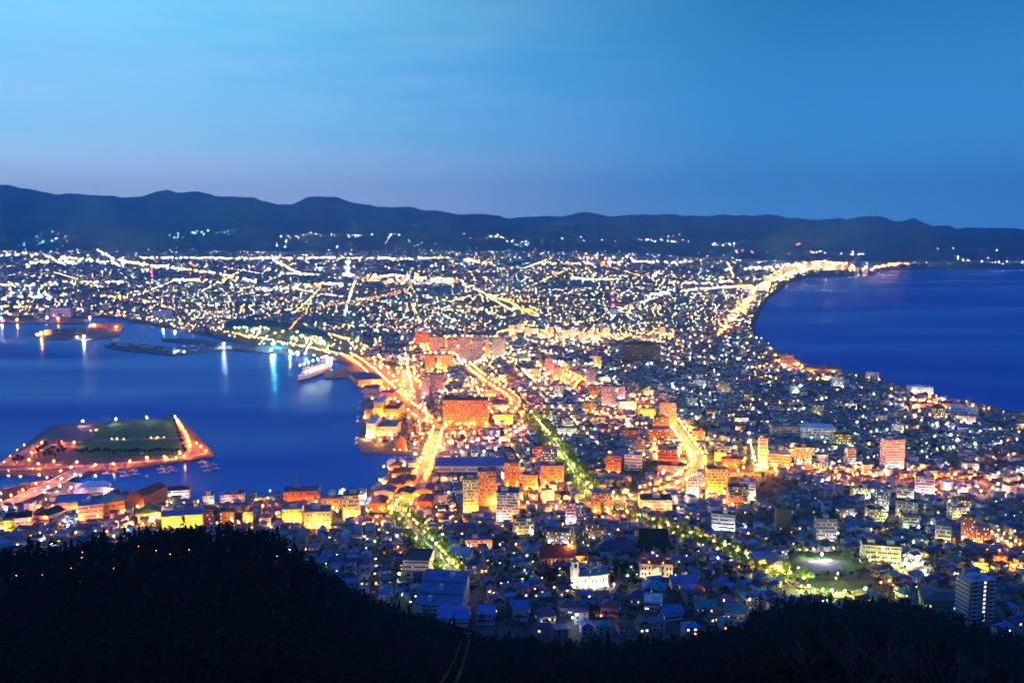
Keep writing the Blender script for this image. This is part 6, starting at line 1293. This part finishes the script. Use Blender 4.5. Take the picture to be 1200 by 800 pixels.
# lit windows of the houses that are not single things
def window_quads(name, x, y, zz, ang, D, Hh, frac, size, label):
    wq = warmth(*proj(x, y, zz + 4)); m = rng.random(len(x)) < frac + .3 * wq; wq = wq[m]; x, y, zz, ang, D, Hh = x[m], y[m], zz[m], ang[m], D[m], Hh[m]; n = len(x)
    # the wall that faces the hill
    side = np.where(np.cos(ang) > .5, 0, 1); c, s = np.cos(ang), np.sin(ang)
    a = ang - np.where(side == 1, math.pi / 2, 0); c, s = np.cos(a), np.sin(a); off = D / 2 + .08; u0 = rng.uniform(-.25, .25, n) * D; h0 = np.where(Hh > 5, rng.choice([1.0, 3.8], n), 1.0); wz = size * rng.uniform(.7, 1.4, n)
    def pt(p, h): return np.stack([x + p * c + off * s, y + p * s - off * c, zz + h], 1)
    V = np.stack([pt(u0 - wz, h0), pt(u0 + wz, h0), pt(u0 + wz, h0 + size * 1.3), pt(u0 - wz, h0 + size * 1.3)], 1).reshape(-1, 3)
    o = put(name, fast_mesh(name, V, [np.arange(4 * n).reshape(-1, 4)], [GL[k] for k in GK], np.where(rng.random(n) < wq, rng.choice([0, 2], n), rng.choice(4, n, p=[.36, .26, .22, .16])))); tag(o, label, None, None, 'stuff')
window_quads('lit_windows', hx[r_], hy[r_], hzg[r_], ha[r_], np.minimum(hd_[r_], hw_[r_]), hh_[r_], .62, .85, 'small lit windows of the middle city')
# trees in the wooded gaps
if len(gx):
    ex, ey = rng.uniform(-340, 430, 2600), rng.uniform(600, 960, 2600)   # garden trees between the nearest houses
    em = (hill_z(ex, ey) < town_z(ex, ey) + 1) & (np.abs(ex) < .62 * ey) & (shore(ex, ey) > 12) & (roadclear(ex, ey) > 2) & ~inside(PARK, ex, ey) & ~inside(PARK2, ex, ey)
    for ox, oy, orad in OCC: em &= np.hypot(ex - ox, ey - oy) > orad
    hs_ = hy < 1000; em &= np.min(np.hypot(ex[:, None] - hx[hs_][None], ey[:, None] - hy[hs_][None]), 1) > 6.8
    gx = np.concatenate([ex[em], gx]); gy = np.concatenate([ey[em], gy]); gsel = np.argsort(gy)[:3600]; wood('city_trees', np.stack([gx, gy], 1)[gsel], T(gx, gy)[gsel], 'dark tree clumps between the houses', m_leaf + [m_leaf_t], [0, 1, 2, 4], .6, 1.0, 4)

# minor street lamps: at the grid corners of the near streets, then the far plain
MC = ['white', 'warm', 'amber', 'green', 'sodium', 'yellow', 'teal']; MPr = [.22, .26, .16, .12, .12, .09, .03]
for ang, sel in ((A1, lambda x, y: x / y < .17 - (y - 1000) / 9000), (A2, lambda x, y: x / y >= .17 - (y - 1000) / 9000)):
    P1 = []; R_ = 2900 * 1.25; q = -R_
    while q < R_:                              # along the streets both ways, at the kerb
        v = -R_
        while v < R_: P1 += [(q + 64.5, v), (v + 17, q + 64.5)]; v += 33.5
        q += 67
    P1 = np.array(P1); c_, s_ = math.cos(ang), math.sin(ang); x = P1[:, 0] * c_ - P1[:, 1] * s_; y = P1[:, 0] * s_ + P1[:, 1] * c_
    m = (y > 600) & (y < 2900) & (np.abs(x) < .66 * y); x, y = x[m], y[m]; m = sel(x, y); x, y = x[m], y[m]; x = x + rng.normal(0, 1, len(x)); y = y + rng.normal(0, 1, len(y))
    m = (shore(x, y) > 8) & (hill_z(x, y) < town_z(x, y) + .5) & (rng.random(len(x)) < np.where(y < 1000, .62, .45) + .55 * warmth(*proj(x, y, 8))) & (roadclear(x, y) > 6) & (fbm(x / 170, y / 170, 3, 41) < .68)
    for ox, oy, orad in OCC: m &= np.hypot(x - ox, y - oy) > orad
    x, y = x[m], y[m]; z_ = T(x, y)
    wz_ = warmth(*proj(x, y, 8))
    for a, b, q, ww_ in zip(x, y, z_, wz_):
        hot = random.random() < ww_ * 1.1
        if hot and random.random() < .8: lamp(a + random.uniform(8, 20), b + random.uniform(6, 18), q, 7.5, random.choice(['sodium', 'amber']), random.choice([3000, 6000]), .34)  # extra lamp off the kerb, added to spread the warm glow
        zone_r = 850 < proj(a, b, q)[0] and b < 1200
        c = random.choices(['sodium', 'amber', 'yellow', 'warm'], [4, 4, 2, 1])[0] if hot else random.choices(MC, [.14, .18, .14, .24, .08, .19, .03] if zone_r else MPr)[0]
        lamp(a, b, q, 7.5 if b < 1200 else 9, c, (random.choice([3000, 5000, 9000, 9000]) if hot else random.choice([250, 500, 900, 1600, 3000])) * (1 if b > 1000 or not hot else .6), .30 if b < 1200 else .38, None, None)
N_ = 14500; fpx = rng.uniform(-60, 1260, N_); fpy = 284.5 + 107 * rng.random(N_) ** 1.0; zz = np.full(N_, 3.0)
for _ in range(25):
    fx, fy = at_z(fpx, fpy, zz); zz = .5 * zz + .5 * town_z(fx, fy)
fx, fy = at_z(fpx, fpy, zz); fz_ = T(fx, fy); dn = fbm(fx / 380, fy / 380, 3, 5); keep = (shore(fx, fy) > 18) & (fy > 2850) & (fy < 9750 - 900 * rng.random(N_) ** .5) & (rng.random(N_) < smooth((dn - .25) / .35) * .95 + .05) & ~inside(np.array(pw), fx, fy)
zone = fbm(fx / 900, fy / 700, 2, 19)
FAR = []
for _ in range(34):                             # long lit streets of the plain, each in one colour
    a0 = A1 + random.choice([0, math.pi / 2, math.pi / 2, .5, -.35]); y0_ = random.uniform(2900, 6800); x0_ = random.uniform(-.5, .38) * y0_; L_ = random.uniform(500, 1900); c = random.choice(['amber', 'yellow', 'warm', 'warm', 'yellow', 'sodium', 'green']); st_ = random.choice([70, 110, 160, 260])
    for q in np.arange(0, L_, 30 * y0_ / 3000):
        xx, yq = x0_ - q * math.sin(a0), y0_ + q * math.cos(a0)
        if not 2850 < yq < 8600 or float(shore(np.array([xx]), np.array([yq]))[0]) < 15: continue
        FAR.append((xx + random.gauss(0, 2), yq + random.gauss(0, 2), Tz(xx, yq), 9, c, st_ * random.uniform(.6, 1.5), min(.85, .42 + yq / 14000)))
for a, b, q, zn in zip(fx[keep], fy[keep], fz_[keep], zone[keep]):
    if b > 8750: q = foothill_z(a, b)
    c = random.choices(['white', 'warm', 'amber', 'green', 'sodium', 'yellow', 'teal', 'cyan', 'pink'], [18, 22, 18 + 50 * max(0, zn - .5), 9, 13 + 60 * max(0, zn - .5), 12, 5, 5, 4])[0]
    FAR.append((a, b, q, 9, c, random.choice([16, 26, 40, 40, 70, 150, 500]), min(.85, .42 + b / 14000)))

# ---------------------------------------------------------------- build the lamps collected above
OCT_V = np.array([(1, 0, 0), (0, 1, 0), (-1, 0, 0), (0, -1, 0), (0, 0, 1.1), (0, 0, -1.1)], float); OCT_F = np.array([(0, 1, 4), (1, 2, 4), (2, 3, 4), (3, 0, 4), (1, 0, 5), (2, 1, 5), (3, 2, 5), (0, 3, 5)])
def lamp_stuff(name, L, sampled, label, pole=False):
    key = {}; mats = []; V = []; mi = []
    for x, y, zz, h, c, s, r in L:
        q = min((20, 90, 160, 300, 500, 900, 1500, 2500, 4500, 9000, 26000), key=lambda v: abs(math.log(v / s)))
        k = (c, q)
        if k not in key: key[k] = len(mats); mats.append(lampmat(c, q, sampled))
        V.append(OCT_V * r + np.array([x, y, zz + h])); mi.append(np.full(8, key[k]))
    n = len(V); V = np.concatenate(V); Fq = (np.arange(n)[:, None, None] * 6 + OCT_F[None]).reshape(-1, 3)
    mi = np.concatenate(mi); Fs = [Fq]
    if pole:                                   # thin three-sided poles under the nearer heads
        mats.append(m_iron); P_ = []
        for x, y, zz, h, c, s, r in L:
            for q in (zz - .5, zz + h - r):
                for j in range(3): P_.append((x + .1 * math.cos(2.1 * j), y + .1 * math.sin(2.1 * j), q))
        o = len(V) + np.arange(n)[:, None, None] * 6; Fp = (o + np.array([(0, 1, 4, 3), (1, 2, 5, 4), (2, 0, 3, 5)])[None]).reshape(-1, 4)
        V = np.concatenate([V, np.array(P_)]); Fs.append(Fp); mi = np.concatenate([mi, np.full(len(Fp), len(mats) - 1)])
    ob = put(name, fast_mesh(name, V, Fs, mats, mi)); return tag(ob, label, None, None, 'stuff')
LW = []
for L in LAMPS:
    px, py = proj(L[0], L[1], L[2] + L[3]); sil = float(np.interp(px, SIL[:, 0], SIL[:, 1]))
    LW.append((L, px, py, 0 < px < 1200 and (py < sil - 1 or L[5] < 30)))
cand = sorted([q for q in LW if q[3]], key=lambda q: q[0][1] - (4000 if q[0][7] and q[0][8] is None else 0) + (0 if q[0][7] else 600))
solo_l = cand[:298]; solo_id = {id(q[0]) for q in solo_l}
LSH = [l for l in LAND if len(l[0].split()) <= 8]
near_key = lambda px, py: min(LSH, key=lambda l: math.hypot((l[1] - px), (l[2] - py) * 1.6))
pole_m = {}; lan_m = {}
CN = {'sodium': 'orange', 'amber': 'amber', 'yellow': 'yellow', 'warm': 'warm white', 'white': 'white', 'green': 'greenish', 'teal': 'teal green', 'red': 'red', 'pink': 'pinkish', 'cyan': 'pale blue'}
ART = lambda n_: n_ if n_.startswith(('the ',)) else 'the ' + n_
gl_count = {}
GEN = []
for L, px, py, _ in solo_l:
    x, y, zz, h, c, s, r, label, group = L
    if label and not label.startswith('street lamp lighting'): grp = group
    else:
        lm = near_key(px, py); label = CN[c] + ' street lamp beside ' + ART(lm[0]); grp = CN[c] + ' lamps by ' + ART(lm[0])
    t = thing('street_lamp', label, 'street lamp', (x, y, zz), 0, grp); GEN.append((t, label))
    hk = round(h * 2) / 2; rk = round(r, 2)
    if (hk, rk) not in pole_m: pole_m[(hk, rk)] = MB().tube((0, 0, -.6), (0, 0, hk - rk * 1.0), .11, .07, 6).box(-.22, .22, -.22, .22, 0, .5).mesh('pole', [m_iron])
    q = min((20, 90, 160, 300, 500, 900, 1500, 2500, 4500, 9000, 26000), key=lambda v: abs(math.log(v / s)))
    if (c, q, rk) not in lan_m: lan_m[(c, q, rk)] = MB().lathe([(.06, -rk), (rk * .75, -rk * .55), (rk, 0), (rk * .75, rk * .6), (.06, rk)], 6).mesh('lantern', [lampmat(c, q)])
    put('pole', pole_m[(hk, rk)], t); put('lantern', lan_m[(c, q, rk)], t, (0, 0, hk))
rest_l = [L[:7] for L, *_ in LW if id(L) not in solo_id]
FAR += [L for L in rest_l if L[1] > 4300]; rest_l = [L for L in rest_l if L[1] <= 4300]
FAR = [L[:6] + (L[6] * (1.05 if L[1] > 4300 and L[6] < .9 else 1),) for L in FAR]
lamp_stuff('street_lamps', rest_l, True, 'countless street lamps of the city streets', True)
lamp_stuff('distant_lamps', FAR, False, 'countless lights of the far plain')

# ---------------------------------------------------------------- describe the houses by what stands near them
ORD = ['', 'second ', 'third ', 'fourth ', 'fifth ', 'sixth ', 'seventh ', 'eighth ', 'ninth ', 'tenth ', 'eleventh ', 'twelfth ', 'thirteenth ', 'fourteenth ', 'fifteenth ', 'sixteenth ']
bk = {}
for t, rc, kind, px, py in DESCS:
    lm = near_key(px, py); dx, dy = px - lm[1], (py - lm[2]) * 1.6
    d_ = ('right of' if dx > 0 else 'left of') if abs(dx) > abs(dy) else ('below' if dy > 0 else 'behind')
    bk.setdefault((rc, kind, d_, lm[0]), []).append((math.hypot(dx, dy), t))
for t, wc, tall, px, py in MIDS:
    lm = near_key(px, py); dx, dy = px - lm[1], (py - lm[2]) * 1.6
    d_ = ('right of' if dx > 0 else 'left of') if abs(dx) > abs(dy) else ('below' if dy > 0 else 'behind')
    bk.setdefault((tall + wc, 'flat-roofed', d_ + '#', lm[0]), []).append((math.hypot(dx, dy), t))
for (rc, kind, d_, lm), L in bk.items():
    noun = 'house'
    if d_.endswith('#'): d_ = d_[:-1]; noun = 'block'
    for k, (dd, t) in enumerate(sorted(L, key=lambda q: q[0])):
        t['label'] = ' '.join(f"{ORD[min(k, 15)]}nearest {rc} {kind} {noun} {d_} {ART(lm)}".split()[:16])

# ---------------------------------------------------------------- evening haze
HAZE = 6.6e-5
hz = MB().box(-16500, 16500, -400, 16500, -8, 1150).build('haze', bpy.data.materials.new('air'))
hm = hz.data.materials[0]; hm.use_nodes = True; nt = hm.node_tree; nt.nodes.clear(); o = nt.nodes.new('ShaderNodeOutputMaterial'); pv = nt.nodes.new('ShaderNodeVolumePrincipled')
pv.inputs['Color'].default_value = (.13, .54, 1, 1); pv.inputs['Density'].default_value = HAZE; pv.inputs['Anisotropy'].default_value = .2
nt.links.new(pv.outputs[0], o.inputs['Volume']); tag(hz, 'blue evening haze over the plain', None, None, 'stuff')
